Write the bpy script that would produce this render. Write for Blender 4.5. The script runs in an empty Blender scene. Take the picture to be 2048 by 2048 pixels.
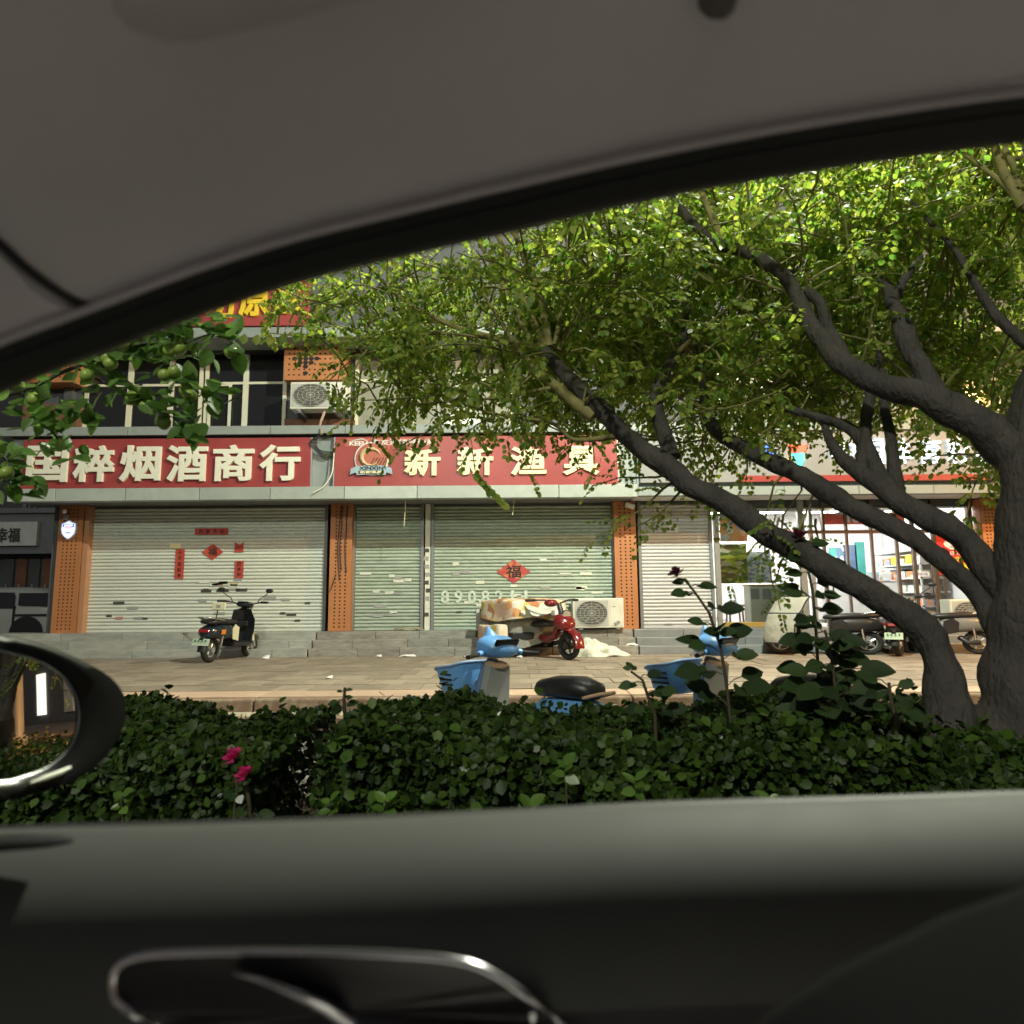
import bpy, bmesh, math, random
import numpy as np
from mathutils import Vector, Matrix, Euler
R = math.radians
SC = bpy.context.scene
COL = SC.collection

# ------------------------------------------------------------------ camera
FPX, HC, PITCH, ROLL = 1365.0, 1.05, R(7.35), R(0.45)     # focal length in 2048-px units, eye height
_F = Vector((0, math.cos(PITCH), math.sin(PITCH)))
_U0 = Vector((0, -math.sin(PITCH), math.cos(PITCH)))
_R0 = Vector((1, 0, 0))
_RV = _R0*math.cos(ROLL) - _U0*math.sin(ROLL)
_UV = _R0*math.sin(ROLL) + _U0*math.cos(ROLL)
cam_d = bpy.data.cameras.new('camera')
cam = bpy.data.objects.new('camera', cam_d)
COL.objects.link(cam)
_m = Matrix((_RV, _UV, -_F)).transposed().to_4x4()
_m.translation = Vector((0, 0, HC))
cam.matrix_world = _m
cam_d.sensor_width = 36.0
cam_d.lens = 36.0*FPX/2048
cam_d.clip_start, cam_d.clip_end = 0.02, 500
cam_d.dof.use_dof = True
cam_d.dof.focus_distance = 11.0
cam_d.dof.aperture_fstop = 3.4
SC.camera = cam

# ------------------------------------------------------------------ world, fill light, exposure
SUN_EL, SUN_AZ = R(40), R(200)
world = bpy.data.worlds.new('World')
SC.world = world
world.use_nodes = True
_n = world.node_tree.nodes; _l = world.node_tree.links
_bg = _n['Background']
_sky = _n.new('ShaderNodeTexSky'); _sky.sky_type = 'NISHITA'; _sky.sun_disc = False
_sky.sun_elevation = SUN_EL; _sky.sun_rotation = SUN_AZ
_hs = _n.new('ShaderNodeHueSaturation'); _hs.inputs['Saturation'].default_value = 0.25
_l.new(_sky.outputs[0], _hs.inputs['Color']); _l.new(_hs.outputs[0], _bg.inputs['Color'])
_bg.inputs['Strength'].default_value = 0.013
# faint unseen sun added as ambient fill from behind the car
_sd = bpy.data.lights.new('fill_sun', 'SUN'); _sd.energy = 0.12; _sd.angle = R(12); _sd.color = (1.0, 0.93, 0.82)
_so = bpy.data.objects.new('fill_sun', _sd); COL.objects.link(_so)
_so.rotation_euler = Vector((0.34, 0.94, -0.84)).to_track_quat('-Z', 'Y').to_euler()
SC.view_settings.view_transform = 'Standard'
SC.view_settings.look = 'None'
SC.view_settings.exposure = 0.2
SC.view_settings.gamma = 1.0
SC.view_settings.use_curve_mapping = False
SC.cycles.max_bounces = 8
SC.cycles.transparent_max_bounces = 12
SC.cycles.sample_clamp_indirect = 3.0
SC.cycles.use_denoising = True

# ------------------------------------------------------------------ helpers
def P(u, v, Y):
    """point on the plane y = Y that sits at (u, v) of the 2048-px picture"""
    d = _F + _RV*((u-1024)/FPX) + _UV*(-(v-1024)/FPX)
    return Vector((0, 0, HC)) + d*(Y/d.y)

ORG = {}
def link(o, parent=None):
    COL.objects.link(o)
    if parent is not None:
        o.parent = parent
    return o

def thing(name, label, cat, loc, group=None, kind=None):
    o = bpy.data.objects.new(name, None)
    o.empty_display_size = 0.1
    link(o); o.location = loc
    ORG[o.name] = Vector(loc)
    tag(o, label, cat, group, kind)
    return o

def tag(o, label=None, cat=None, group=None, kind=None):
    if label: o['label'] = label
    if cat: o['category'] = cat
    if group: o['group'] = group
    if kind: o['kind'] = kind
    return o

def org_of(o):
    return ORG.get(o.name, Vector((0, 0, 0))) if o is not None else Vector((0, 0, 0))

class MB:
    def __init__(s): s.v = []; s.f = []
    def add(s, vs, fs):
        b = len(s.v)
        s.v += [tuple(p) for p in vs]
        s.f += [tuple(b+i for i in f) for f in fs]
        return s
    def box(s, x0, x1, y0, y1, z0, z1):
        return s.add([(x0,y0,z0),(x1,y0,z0),(x1,y1,z0),(x0,y1,z0),(x0,y0,z1),(x1,y0,z1),(x1,y1,z1),(x0,y1,z1)],
                     [(3,2,1,0),(4,5,6,7),(0,1,5,4),(1,2,6,5),(2,3,7,6),(3,0,4,7)])
    def obox(s, c, size, rot=None):
        a, b, d = size[0]/2, size[1]/2, size[2]/2
        vs = [Vector(p) for p in [(-a,-b,-d),(a,-b,-d),(a,b,-d),(-a,b,-d),(-a,-b,d),(a,-b,d),(a,b,d),(-a,b,d)]]
        if rot is not None: vs = [rot @ p for p in vs]
        c = Vector(c)
        return s.add([p+c for p in vs], [(3,2,1,0),(4,5,6,7),(0,1,5,4),(1,2,6,5),(2,3,7,6),(3,0,4,7)])
    def tube(s, pts, rads, n=8, cap=True):
        pts = [Vector(p) for p in pts]
        if not isinstance(rads, (list, tuple)): rads = [rads]*len(pts)
        rings = []
        t0 = (pts[1]-pts[0]).normalized()
        ref = Vector((0,0,1)) if abs(t0.z) < 0.9 else Vector((1,0,0))
        nrm = t0.cross(ref).normalized()
        for i, p in enumerate(pts):
            t = (pts[min(i+1, len(pts)-1)]-pts[max(i-1, 0)])
            t = t.normalized() if t.length > 1e-9 else t0
            nrm = (nrm - t*nrm.dot(t))
            nrm = nrm.normalized() if nrm.length > 1e-6 else t.cross(Vector((0.3,0.5,0.8))).normalized()
            bn = t.cross(nrm)
            rings.append([p + (nrm*math.cos(2*math.pi*k/n)+bn*math.sin(2*math.pi*k/n))*rads[i] for k in range(n)])
        return s.rings(rings, cap)
    def bark(s, pts, rads, n=16, amp=.22):
        """a tube with a lumpy, ridged skin"""
        from mathutils import noise
        t = MB().tube(pts, rads, n); m = len(pts)
        for i in range(m):
            c = Vector(pts[i])
            for k in range(n):
                p = Vector(t.v[i*n+k]); d = p-c
                q = Vector((p.x*1.0, p.y*1.0, p.z*.8))
                f = 1+amp*(noise.noise(q*7)+.55*noise.noise(q*19+Vector((3,1,7)))+.35*noise.noise(Vector((math.cos(6.283*k/n)*4,math.sin(6.283*k/n)*4,i*.12))))
                t.v[i*n+k] = tuple(c+d*f)
        return s.add(t.v, t.f)
    def rings(s, rings, cap=True, closed=True):
        n = len(rings[0]); vs = [p for r in rings for p in r]; fs = []
        m = n if closed else n-1
        for i in range(len(rings)-1):
            for k in range(m):
                a, b = i*n+k, i*n+(k+1) % n
                fs.append((a, b, b+n, a+n))
        if cap:
            fs.append(tuple(reversed(range(n)))); o = (len(rings)-1)*n
            fs.append(tuple(o+k for k in range(n)))
        return s.add(vs, fs)
    def cyl(s, p0, p1, r0, r1=None, n=12):
        return s.tube([p0, p1], [r0, r0 if r1 is None else r1], n)
    def lathe(s, c, axis, prof, n=16):
        axis = Vector(axis).normalized(); c = Vector(c)
        ref = Vector((0,0,1)) if abs(axis.z) < 0.9 else Vector((1,0,0))
        a = axis.cross(ref).normalized(); b = axis.cross(a)
        return s.rings([[c+axis*h+(a*math.cos(2*math.pi*k/n)+b*math.sin(2*math.pi*k/n))*max(r,1e-4) for k in range(n)] for r, h in prof])
    def torus(s, c, axis, Rr, r, n=24, m=8):
        axis = Vector(axis).normalized(); c = Vector(c)
        ref = Vector((0,0,1)) if abs(axis.z) < 0.9 else Vector((1,0,0))
        a = axis.cross(ref).normalized(); b = axis.cross(a)
        vs, fs = [], []
        for i in range(n):
            d = a*math.cos(2*math.pi*i/n)+b*math.sin(2*math.pi*i/n)
            for k in range(m):
                q = 2*math.pi*k/m
                vs.append(c+d*(Rr+r*math.cos(q))+axis*(r*math.sin(q)))
        for i in range(n):
            for k in range(m):
                j = (i+1) % n; q = (k+1) % m
                fs.append((i*m+k, j*m+k, j*m+q, i*m+q))
        return s.add(vs, fs)
    def ball(s, c, rx, ry=None, rz=None, nu=12, nv=8):
        ry = rx if ry is None else ry; rz = rx if rz is None else rz
        c = Vector(c)
        return s.rings([[c+Vector((rx*math.sin(math.pi*(j+.02)/(nv+.04))*math.cos(2*math.pi*k/nu), ry*math.sin(math.pi*(j+.02)/(nv+.04))*math.sin(2*math.pi*k/nu), rz*math.cos(math.pi*j/nv))) for k in range(nu)] for j in range(nv+1)])
    def blob(s, secs, n=16, e=2.6):
        """sections along local X: (x, zc, half width, half height[, y])"""
        rs = []
        for q in secs:
            x, zc, hw, hh = q[:4]; yc = q[4] if len(q) > 4 else 0
            r = []
            for k in range(n):
                t = 2*math.pi*k/n; c, si = math.cos(t), math.sin(t)
                r.append((x, yc+hw*math.copysign(abs(c)**(2/e), c), zc+hh*math.copysign(abs(si)**(2/e), si)))
            rs.append(r)
        return s.rings(rs)
    def prism(s, poly, vec):
        """planar polygon (3D points) extruded along vec"""
        n = len(poly); vec = Vector(vec)
        a = [Vector(p) for p in poly]; b = [p+vec for p in a]
        return s.add(a+b, [tuple(reversed(range(n))), tuple(range(n, 2*n))]+[(i, (i+1) % n, n+(i+1) % n, n+i) for i in range(n)])
    def sheet(s, grid, thick=None, tv=(0,0,1)):
        """grid of points -> surface; thick gives it a back"""
        nr, nc = len(grid), len(grid[0])
        vs = [Vector(p) for r in grid for p in r]
        fs = [(i*nc+j, i*nc+j+1, (i+1)*nc+j+1, (i+1)*nc+j) for i in range(nr-1) for j in range(nc-1)]
        if thick:
            o = len(vs); tv = Vector(tv).normalized()*thick
            vs += [p+tv for p in vs]
            fs += [tuple(o+k for k in reversed(f)) for f in fs[:]]
            rim = [(0, j) for j in range(nc)]+[(i, nc-1) for i in range(1, nr)]+[(nr-1, j) for j in range(nc-2, -1, -1)]+[(i, 0) for i in range(nr-2, 0, -1)]
            ids = [i*nc+j for i, j in rim]
            for a in range(len(ids)):
                b = (a+1) % len(ids)
                fs.append((ids[b], ids[a], o+ids[a], o+ids[b]))
        return s.add(vs, fs)
    def mesh(s, name, off=Vector((0,0,0)), xf=None, smooth=None):
        me = bpy.data.meshes.new(name)
        if xf is not None: vs = [xf @ Vector(p) - off for p in s.v]
        else: vs = [Vector(p)-off for p in s.v]
        me.from_pydata(vs, [], s.f)
        bm = bmesh.new(); bm.from_mesh(me)
        bmesh.ops.recalc_face_normals(bm, faces=bm.faces)
        bm.to_mesh(me); bm.free()
        if smooth is not None:
            me.shade_smooth()
            if smooth < 179: me.set_sharp_from_angle(angle=R(smooth))
        return me
    def build(s, name, m, parent=None, smooth=None, bevel=0, xf=None, segs=2, own=False):
        """own: put the object's origin at its own middle"""
        off = org_of(parent) if parent is not None else Vector((0,0,0))
        root = parent
        while root is not None and root.name not in ORG and root.parent is not None:
            root = root.parent
        off = org_of(root)
        me = s.mesh(name, off, xf, smooth)
        me.materials.append(m)
        o = bpy.data.objects.new(name, me)
        link(o, parent)
        if bevel:
            b = o.modifiers.new('bevel', 'BEVEL'); b.width = bevel; b.segments = segs; b.limit_method = 'ANGLE'; b.angle_limit = R(35)
        return o

def solo(mb, name, m, label, cat, loc, group=None, kind=None, **kw):
    """a thing that is one mesh, its origin at loc"""
    loc = Vector(loc)
    xf = kw.pop('xf', None)
    smooth = kw.pop('smooth', None)
    me = mb.mesh(name, loc, xf, smooth); me.materials.append(m)
    o = bpy.data.objects.new(name, me); link(o); o.location = loc
    ORG[o.name] = loc
    if kw.get('bevel'):
        b = o.modifiers.new('bevel', 'BEVEL'); b.width = kw['bevel']; b.segments = 2; b.limit_method = 'ANGLE'; b.angle_limit = R(35)
    tag(o, label, cat, group, kind)
    return o

def piece(me, name, parent, loc, rot=None, scale=None):
    """a repeat that shares mesh data; loc in world coordinates"""
    o = bpy.data.objects.new(name, me); link(o, parent)
    root = parent
    while root is not None and root.name not in ORG and root.parent is not None: root = root.parent
    o.location = Vector(loc)-org_of(root)
    if rot is not None: o.rotation_euler = rot
    if scale is not None: o.scale = scale
    return o

def copy_tree(o, parent=None):
    c = o.copy(); COL.objects.link(c); c.parent = parent
    if o.name in ORG: ORG[c.name] = ORG[o.name].copy()
    for ch in list(o.children): copy_tree(ch, c)
    return c

# ------------------------------------------------------------------ text
_tcache = {}
def text_raw(s, bold=0.0, bevel=0.0):
    key = (s, bold, bevel)
    if key in _tcache: return _tcache[key]
    cu = bpy.data.curves.new('t', 'FONT'); cu.body = s; cu.size = 1.0
    cu.resolution_u = 3; cu.offset = 0.0; cu.extrude = 0.5; cu.bevel_depth = bold*1.45; cu.bevel_resolution = 0
    cu.align_x = 'LEFT'
    o = bpy.data.objects.new('t', cu); COL.objects.link(o)
    bpy.context.view_layer.update()
    dg = bpy.context.evaluated_depsgraph_get()
    me = bpy.data.meshes.new_from_object(o.evaluated_get(dg))
    vs = [v.co.copy() for v in me.vertices]; fs = [tuple(p.vertices) for p in me.polygons]
    bpy.data.objects.remove(o); bpy.data.curves.remove(cu); bpy.data.meshes.remove(me)
    _tcache[key] = (vs, fs)
    return vs, fs

def text_mb(s, c, w, h, depth, bold=0.0, rot=None, axes=None):
    """lettering fitted into a w x h box centred on c in the XZ plane, facing -Y, depth towards -Y"""
    vs, fs = text_raw(s, bold)
    mb = MB()
    if not vs: return mb
    x0 = min(v.x for v in vs); x1 = max(v.x for v in vs); y0 = min(v.y for v in vs); y1 = max(v.y for v in vs)
    c = Vector(c); out = []
    for v in vs:
        p = Vector(((v.x-(x0+x1)/2)/max(x1-x0,1e-6)*w, -(v.z+0.5)*depth, (v.y-(y0+y1)/2)/max(y1-y0,1e-6)*h))
        if rot is not None: p = rot @ p
        out.append(p+c)
    mb.add(out, fs)
    return mb

# ------------------------------------------------------------------ materials
def _val(nt, x):
    n = nt.nodes.new('ShaderNodeValue'); n.outputs[0].default_value = x; return n.outputs[0]
def _math(nt, op, a, b=None, c=None):
    n = nt.nodes.new('ShaderNodeMath'); n.operation = op
    for i, q in enumerate((a, b, c)):
        if q is None: continue
        if isinstance(q, (int, float)): n.inputs[i].default_value = q
        else: nt.links.new(q, n.inputs[i])
    return n.outputs[0]

MATS = {}
def mat(name, col, rough=0.6, metal=0.0, var=0.12, scale=5.0, bump=0.0, bscale=60.0, objvar=0.0, dirt=0.0, dcol=(0.05,0.045,0.035),
        dscale=2.5, spec=0.5, coat=0.0, stretch=None, sheen=0.0):
    m = bpy.data.materials.new(name); m.use_nodes = True
    nt = m.node_tree; N, L = nt.nodes, nt.links
    b = N['Principled BSDF']
    b.inputs['Roughness'].default_value = rough; b.inputs['Metallic'].default_value = metal
    b.inputs['Specular IOR Level'].default_value = spec
    b.inputs['Coat Weight'].default_value = coat; b.inputs['Coat Roughness'].default_value = 0.12
    if sheen: b.inputs['Sheen Weight'].default_value = sheen
    tc = N.new('ShaderNodeTexCoord'); oi = N.new('ShaderNodeObjectInfo')
    off = _math(nt, 'MULTIPLY', oi.outputs['Random'], 53.0)
    va = N.new('ShaderNodeVectorMath'); va.operation = 'ADD'
    L.new(tc.outputs['Object'], va.inputs[0])
    cx = N.new('ShaderNodeCombineXYZ'); L.new(off, cx.inputs[0]); L.new(off, cx.inputs[1]); L.new(cx.outputs[0], va.inputs[1])
    vec = va.outputs[0]
    if stretch:
        mp = N.new('ShaderNodeMapping'); mp.inputs['Scale'].default_value = stretch
        L.new(vec, mp.inputs['Vector']); vec = mp.outputs[0]
    nz = N.new('ShaderNodeTexNoise'); nz.inputs['Scale'].default_value = scale; nz.inputs['Detail'].default_value = 6
    nz.inputs['Roughness'].default_value = 0.6
    L.new(vec, nz.inputs['Vector'])
    k = _math(nt, 'MULTIPLY_ADD', nz.outputs[0], 4*var, 1-2*var)
    if objvar:
        k2 = _math(nt, 'MULTIPLY_ADD', oi.outputs['Random'], 2*objvar, 1-objvar)
        k = _math(nt, 'MULTIPLY', k, k2)
    hs = N.new('ShaderNodeHueSaturation'); hs.inputs['Color'].default_value = (*col, 1)
    L.new(k, hs.inputs['Value'])
    out = hs.outputs[0]
    if dirt:
        n2 = N.new('ShaderNodeTexNoise'); n2.inputs['Scale'].default_value = dscale; n2.inputs['Detail'].default_value = 9
        n2.inputs['Roughness'].default_value = 0.7
        L.new(vec, n2.inputs['Vector'])
        t = _math(nt, 'MULTIPLY_ADD', n2.outputs[0], 5.0, -2.3)
        tn = N.new('ShaderNodeClamp'); L.new(t, tn.inputs[0])
        fm = _math(nt, 'MULTIPLY', tn.outputs[0], dirt)
        mx = N.new('ShaderNodeMix'); mx.data_type = 'RGBA'
        L.new(fm, mx.inputs[0]); L.new(out, mx.inputs[6]); mx.inputs[7].default_value = (*dcol, 1)
        out = mx.outputs[2]
    L.new(out, b.inputs['Base Color'])
    r2 = _math(nt, 'MULTIPLY_ADD', nz.outputs[0], 0.25*rough, rough*0.87)
    L.new(r2, b.inputs['Roughness'])
    if bump:
        n3 = N.new('ShaderNodeTexNoise'); n3.inputs['Scale'].default_value = bscale; n3.inputs['Detail'].default_value = 5
        L.new(vec, n3.inputs['Vector'])
        bp = N.new('ShaderNodeBump'); bp.inputs['Strength'].default_value = bump; bp.inputs['Distance'].default_value = 0.02
        L.new(n3.outputs[0], bp.inputs['Height']); L.new(bp.outputs[0], b.inputs['Normal'])
    MATS[name] = m
    return m

def emit(name, col, strength):
    m = bpy.data.materials.new(name); m.use_nodes = True
    nt = m.node_tree; b = nt.nodes['Principled BSDF']
    b.inputs['Base Color'].default_value = (*[min(c, 0.9) for c in col], 1)
    b.inputs['Emission Color'].default_value = (*col, 1); b.inputs['Emission Strength'].default_value = strength
    return m

def leafmat(name, cols, trans=0.35, rough=0.42, island=True, spec=0.45):
    m = bpy.data.materials.new(name); m.use_nodes = True
    nt = m.node_tree; N, L = nt.nodes, nt.links
    b = N['Principled BSDF']; b.inputs['Roughness'].default_value = rough; b.inputs['Specular IOR Level'].default_value = spec
    if island:
        g = N.new('ShaderNodeNewGeometry'); src = g.outputs['Random Per Island']
    else:
        g = N.new('ShaderNodeObjectInfo'); src = g.outputs['Random']
    cr = N.new('ShaderNodeValToRGB'); L.new(src, cr.inputs[0])
    el = cr.color_ramp.elements
    for i, c in enumerate(cols):
        p = i/(len(cols)-1)
        e = el[0] if i == 0 else (el[1] if i == len(cols)-1 else el.new(p))
        e.position = p; e.color = (*c, 1)
    L.new(cr.outputs[0], b.inputs['Base Color'])
    tr = N.new('ShaderNodeBsdfTranslucent')
    h = N.new('ShaderNodeHueSaturation'); h.inputs['Value'].default_value = 1.5; h.inputs['Saturation'].default_value = 1.1
    L.new(cr.outputs[0], h.inputs['Color']); L.new(h.outputs[0], tr.inputs['Color'])
    mx = N.new('ShaderNodeMixShader'); mx.inputs[0].default_value = trans
    L.new(b.outputs[0], mx.inputs[1]); L.new(tr.outputs[0], mx.inputs[2])
    L.new(mx.outputs[0], N['Material Output'].inputs['Surface'])
    return m

def picture_mat(name, cols, scale=3.0, rough=0.5, kind='VORONOI', em=0.0, stretch=(1,1,1), objvar=True):
    """printed poster / goods: patches of colour"""
    m = bpy.data.materials.new(name); m.use_nodes = True
    nt = m.node_tree; N, L = nt.nodes, nt.links
    b = N['Principled BSDF']; b.inputs['Roughness'].default_value = rough
    tc = N.new('ShaderNodeTexCoord'); mp = N.new('ShaderNodeMapping'); mp.inputs['Scale'].default_value = stretch
    L.new(tc.outputs['Object'], mp.inputs['Vector'])
    if kind == 'VORONOI':
        t = N.new('ShaderNodeTexVoronoi'); t.inputs['Scale'].default_value = scale
        L.new(mp.outputs[0], t.inputs['Vector'])
        sp = N.new('ShaderNodeSeparateColor'); L.new(t.outputs['Color'], sp.inputs[0]); src = sp.outputs[0]
    else:
        t = N.new('ShaderNodeTexNoise'); t.inputs['Scale'].default_value = scale; t.inputs['Detail'].default_value = 4
        L.new(mp.outputs[0], t.inputs['Vector'])
        src = _math(nt, 'MULTIPLY_ADD', t.outputs[0], 2.6, -0.8)
    cr = N.new('ShaderNodeValToRGB'); cr.color_ramp.interpolation = 'CONSTANT' if kind == 'VORONOI' else 'LINEAR'
    L.new(src, cr.inputs[0]); el = cr.color_ramp.elements
    for i, c in enumerate(cols):
        p = i/len(cols) if kind == 'VORONOI' else i/(len(cols)-1)
        e = el[0] if i == 0 else (el[1] if i == 1 else el.new(p))
        e.position = p; e.color = (*c, 1)
    L.new(cr.outputs[0], b.inputs['Base Color'])
    if em:
        L.new(cr.outputs[0], b.inputs['Emission Color']); b.inputs['Emission Strength'].default_value = em
    return m

# ------------------------------------------------------------------ leaf clouds
LEAF_V = np.array([(0,0,0), (0.30,0.30,0.05), (0.36,0.68,0.04), (0,1.0,-0.06), (-0.36,0.68,0.04), (-0.30,0.30,0.05)], dtype=np.float64)
LEAF_F = np.array([(0,1,2,3), (0,3,4,5)])
def leaf_mesh(name, pos, dirs, nrms, size, width=0.9):
    """many little folded leaves in one mesh; dirs = towards the tip, nrms = face normal"""
    pos = np.asarray(pos, float); d = np.asarray(dirs, float); n = np.asarray(nrms, float)
    size = np.asarray(size, float)
    d /= np.linalg.norm(d, axis=1, keepdims=True)+1e-9
    x = np.cross(d, n); x /= np.linalg.norm(x, axis=1, keepdims=True)+1e-9
    n = np.cross(x, d)
    T = LEAF_V
    V = pos[:,None,:] + size[:,None,None]*(T[None,:,0,None]*width*x[:,None,:] + T[None,:,1,None]*d[:,None,:] + T[None,:,2,None]*n[:,None,:])
    N = len(pos); V = V.reshape(-1,3)
    Fq = (LEAF_F[None]+6*np.arange(N)[:,None,None]).reshape(-1)
    me = bpy.data.meshes.new(name)
    me.vertices.add(len(V)); me.vertices.foreach_set('co', V.ravel().astype(np.float32))
    nf = 2*N
    me.loops.add(4*nf); me.loops.foreach_set('vertex_index', Fq.astype(np.int32))
    me.polygons.add(nf); me.polygons.foreach_set('loop_start', (4*np.arange(nf)).astype(np.int32))
    me.polygons.foreach_set('loop_total', np.full(nf, 4, np.int32))
    me.update(calc_edges=True)
    return me
# ------------------------------------------------------------------ materials of the place
rnd = random.Random(7)
m_asphalt = mat('asphalt', (0.05,0.05,0.05), 0.9, var=0.2, scale=30, bump=0.4, bscale=200)
m_soil = mat('soil', (0.06,0.045,0.03), 0.95, var=0.3, scale=12, bump=0.6, bscale=40)
m_path = mat('path_stone', (0.24,0.225,0.20), 0.8, var=0.15, scale=9, bump=0.3, bscale=60, objvar=0.12, dirt=0.35)
m_paver = mat('paver', (0.28,0.235,0.18), 0.72, var=0.16, scale=7, bump=0.25, bscale=70, objvar=0.20, dirt=0.45, dcol=(0.12,0.10,0.075))
m_grout = mat('grout', (0.07,0.06,0.05), 0.9, var=0.2)
m_edge = mat('edge_stone', (0.46,0.33,0.24), 0.7, var=0.12, scale=6, objvar=0.1, dirt=0.3, dcol=(0.25,0.17,0.11))
m_redkerb = mat('kerb_face', (0.19,0.12,0.085), 0.8, var=0.2, scale=8, objvar=0.12, dirt=0.75, dcol=(0.34,0.29,0.20), dscale=6)
m_ledge = mat('ledge_stone', (0.42,0.38,0.28), 0.75, var=0.12, scale=6, objvar=0.1, dirt=0.3, dcol=(0.22,0.19,0.14))
m_marble = mat('marble_step', (0.33,0.34,0.31), 0.45, var=0.18, scale=4, objvar=0.10, dirt=0.4, dcol=(0.16,0.165,0.15), stretch=(1,1,4))
m_oldstep = mat('worn_step', (0.26,0.25,0.22), 0.7, var=0.2, scale=7, objvar=0.18, dirt=0.6, dcol=(0.10,0.095,0.08), stretch=(1,1,4))
m_greystep = mat('grey_tile', (0.22,0.235,0.24), 0.4, var=0.12, scale=4, objvar=0.10, dirt=0.25)
m_clad = mat('grey_cladding', (0.26,0.30,0.29), 0.42, var=0.08, scale=2, objvar=0.06, dirt=0.25, dcol=(0.13,0.15,0.15))
m_clad_l = mat('pale_cladding', (0.38,0.43,0.40), 0.4, var=0.08, scale=2, objvar=0.12, dirt=0.3, dcol=(0.22,0.25,0.24))
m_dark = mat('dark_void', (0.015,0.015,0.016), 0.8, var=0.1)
m_wall = mat('render_wall', (0.085,0.092,0.10), 0.8, var=0.12, scale=3, dirt=0.3)
m_soffit = mat('soffit', (0.16,0.16,0.16), 0.7, var=0.1)
m_orange = mat('orange_panel', (0.42,0.17,0.065), 0.5, var=0.08, scale=2, dirt=0.25, dcol=(0.33,0.13,0.05))
m_shut = mat('shutter_white', (0.60,0.63,0.57), 0.42, var=0.07, scale=3, objvar=0.05, dirt=0.25, dcol=(0.40,0.42,0.38), dscale=5, stretch=(1,1,6))
m_shutg = mat('shutter_green', (0.30,0.36,0.30), 0.5, var=0.12, scale=3, objvar=0.10, dirt=0.75, dcol=(0.42,0.52,0.43), dscale=4, stretch=(1,1,5))
m_shutgrey = mat('shutter_grey', (0.50,0.51,0.52), 0.42, var=0.06, scale=3, objvar=0.05, dirt=0.2, dcol=(0.36,0.37,0.37), stretch=(1,1,6))
m_steel = mat('brushed_steel', (0.36,0.37,0.36), 0.42, metal=0.6, var=0.1, scale=10)
m_railgrey = mat('guide_rail', (0.20,0.21,0.21), 0.5, metal=0.3, var=0.1)
m_red = mat('sign_red', (0.30,0.045,0.045), 0.38, var=0.10, scale=1.2, dirt=0.2, dcol=(0.36,0.10,0.08), dscale=1.2)
m_redlight = mat('sign_red_strip', (0.42,0.12,0.08), 0.4, var=0.05)
m_cream = mat('letter_cream', (0.80,0.80,0.68), 0.25, var=0.04)
m_creamy = mat('letter_pale_yellow', (0.80,0.76,0.46), 0.3, var=0.04)
m_yellow = mat('letter_yellow', (0.72,0.52,0.03), 0.35, var=0.06)
m_white = mat('white_paint', (0.72,0.72,0.70), 0.5, var=0.05)
m_whitem = mat('white_metal', (0.66,0.66,0.58), 0.45, var=0.06, scale=4, dirt=0.35, dcol=(0.42,0.40,0.32))
m_frame = mat('window_frame_pvc', (0.66,0.64,0.50), 0.45, var=0.06, dirt=0.15, dcol=(0.45,0.43,0.33))
m_black = mat('black_plastic', (0.018,0.018,0.02), 0.42, var=0.2)
m_blackg = mat('black_gloss', (0.012,0.014,0.017), 0.14, var=0.1, coat=0.6)
m_rubber = mat('rubber', (0.02,0.02,0.02), 0.8, var=0.2, bump=0.2, bscale=90)
m_chrome = mat('chrome', (0.75,0.75,0.77), 0.16, metal=1.0, var=0.04)
m_alu = mat('aluminium', (0.55,0.56,0.56), 0.35, metal=0.8, var=0.06)
m_paperred = mat('red_paper', (0.44,0.05,0.035), 0.6, var=0.14, scale=7, dirt=0.3, dcol=(0.55,0.22,0.12))
m_ink = mat('black_ink', (0.012,0.011,0.011), 0.5, var=0.1)
m_gold = mat('gold_frame', (0.55,0.40,0.12), 0.35, metal=0.6, var=0.08)
m_bronze = mat('bronze_frame', (0.13,0.09,0.065), 0.35, metal=0.5, var=0.1)
m_ducting = mat('cable', (0.03,0.035,0.04), 0.6, var=0.1)

def glassmat(name, tint, mixf, rough=0.03):
    m = bpy.data.materials.new(name); m.use_nodes = True
    nt = m.node_tree; N, L = nt.nodes, nt.links
    t = N.new('ShaderNodeBsdfTransparent'); t.inputs[0].default_value = (*tint, 1)
    g = N.new('ShaderNodeBsdfGlossy'); g.inputs['Roughness'].default_value = rough; g.inputs['Color'].default_value = (0.9,0.92,0.92,1)
    f = N.new('ShaderNodeFresnel'); f.inputs[0].default_value = 1.5
    k = _math(nt, 'ADD', f.outputs[0], mixf)
    mx = N.new('ShaderNodeMixShader'); L.new(k, mx.inputs[0]); L.new(t.outputs[0], mx.inputs[1]); L.new(g.outputs[0], mx.inputs[2])
    L.new(mx.outputs[0], N['Material Output'].inputs['Surface'])
    return m
m_glass = glassmat('shop_glass', (0.93,0.95,0.95), 0.0)
m_pane = mat('night_pane', (0.012,0.013,0.013), 0.07, var=0.05, spec=0.6)
m_pane2 = mat('curtained_pane', (0.27,0.27,0.22), 0.12, var=0.12, scale=1.5, spec=0.6)

# ------------------------------------------------------------------ ground
def struct(mb, name, m, loc=(0,0,0), **kw):
    return solo(mb, name, m, kw.pop('label', None), kw.pop('cat', None), loc, None, 'structure', **kw)

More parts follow.
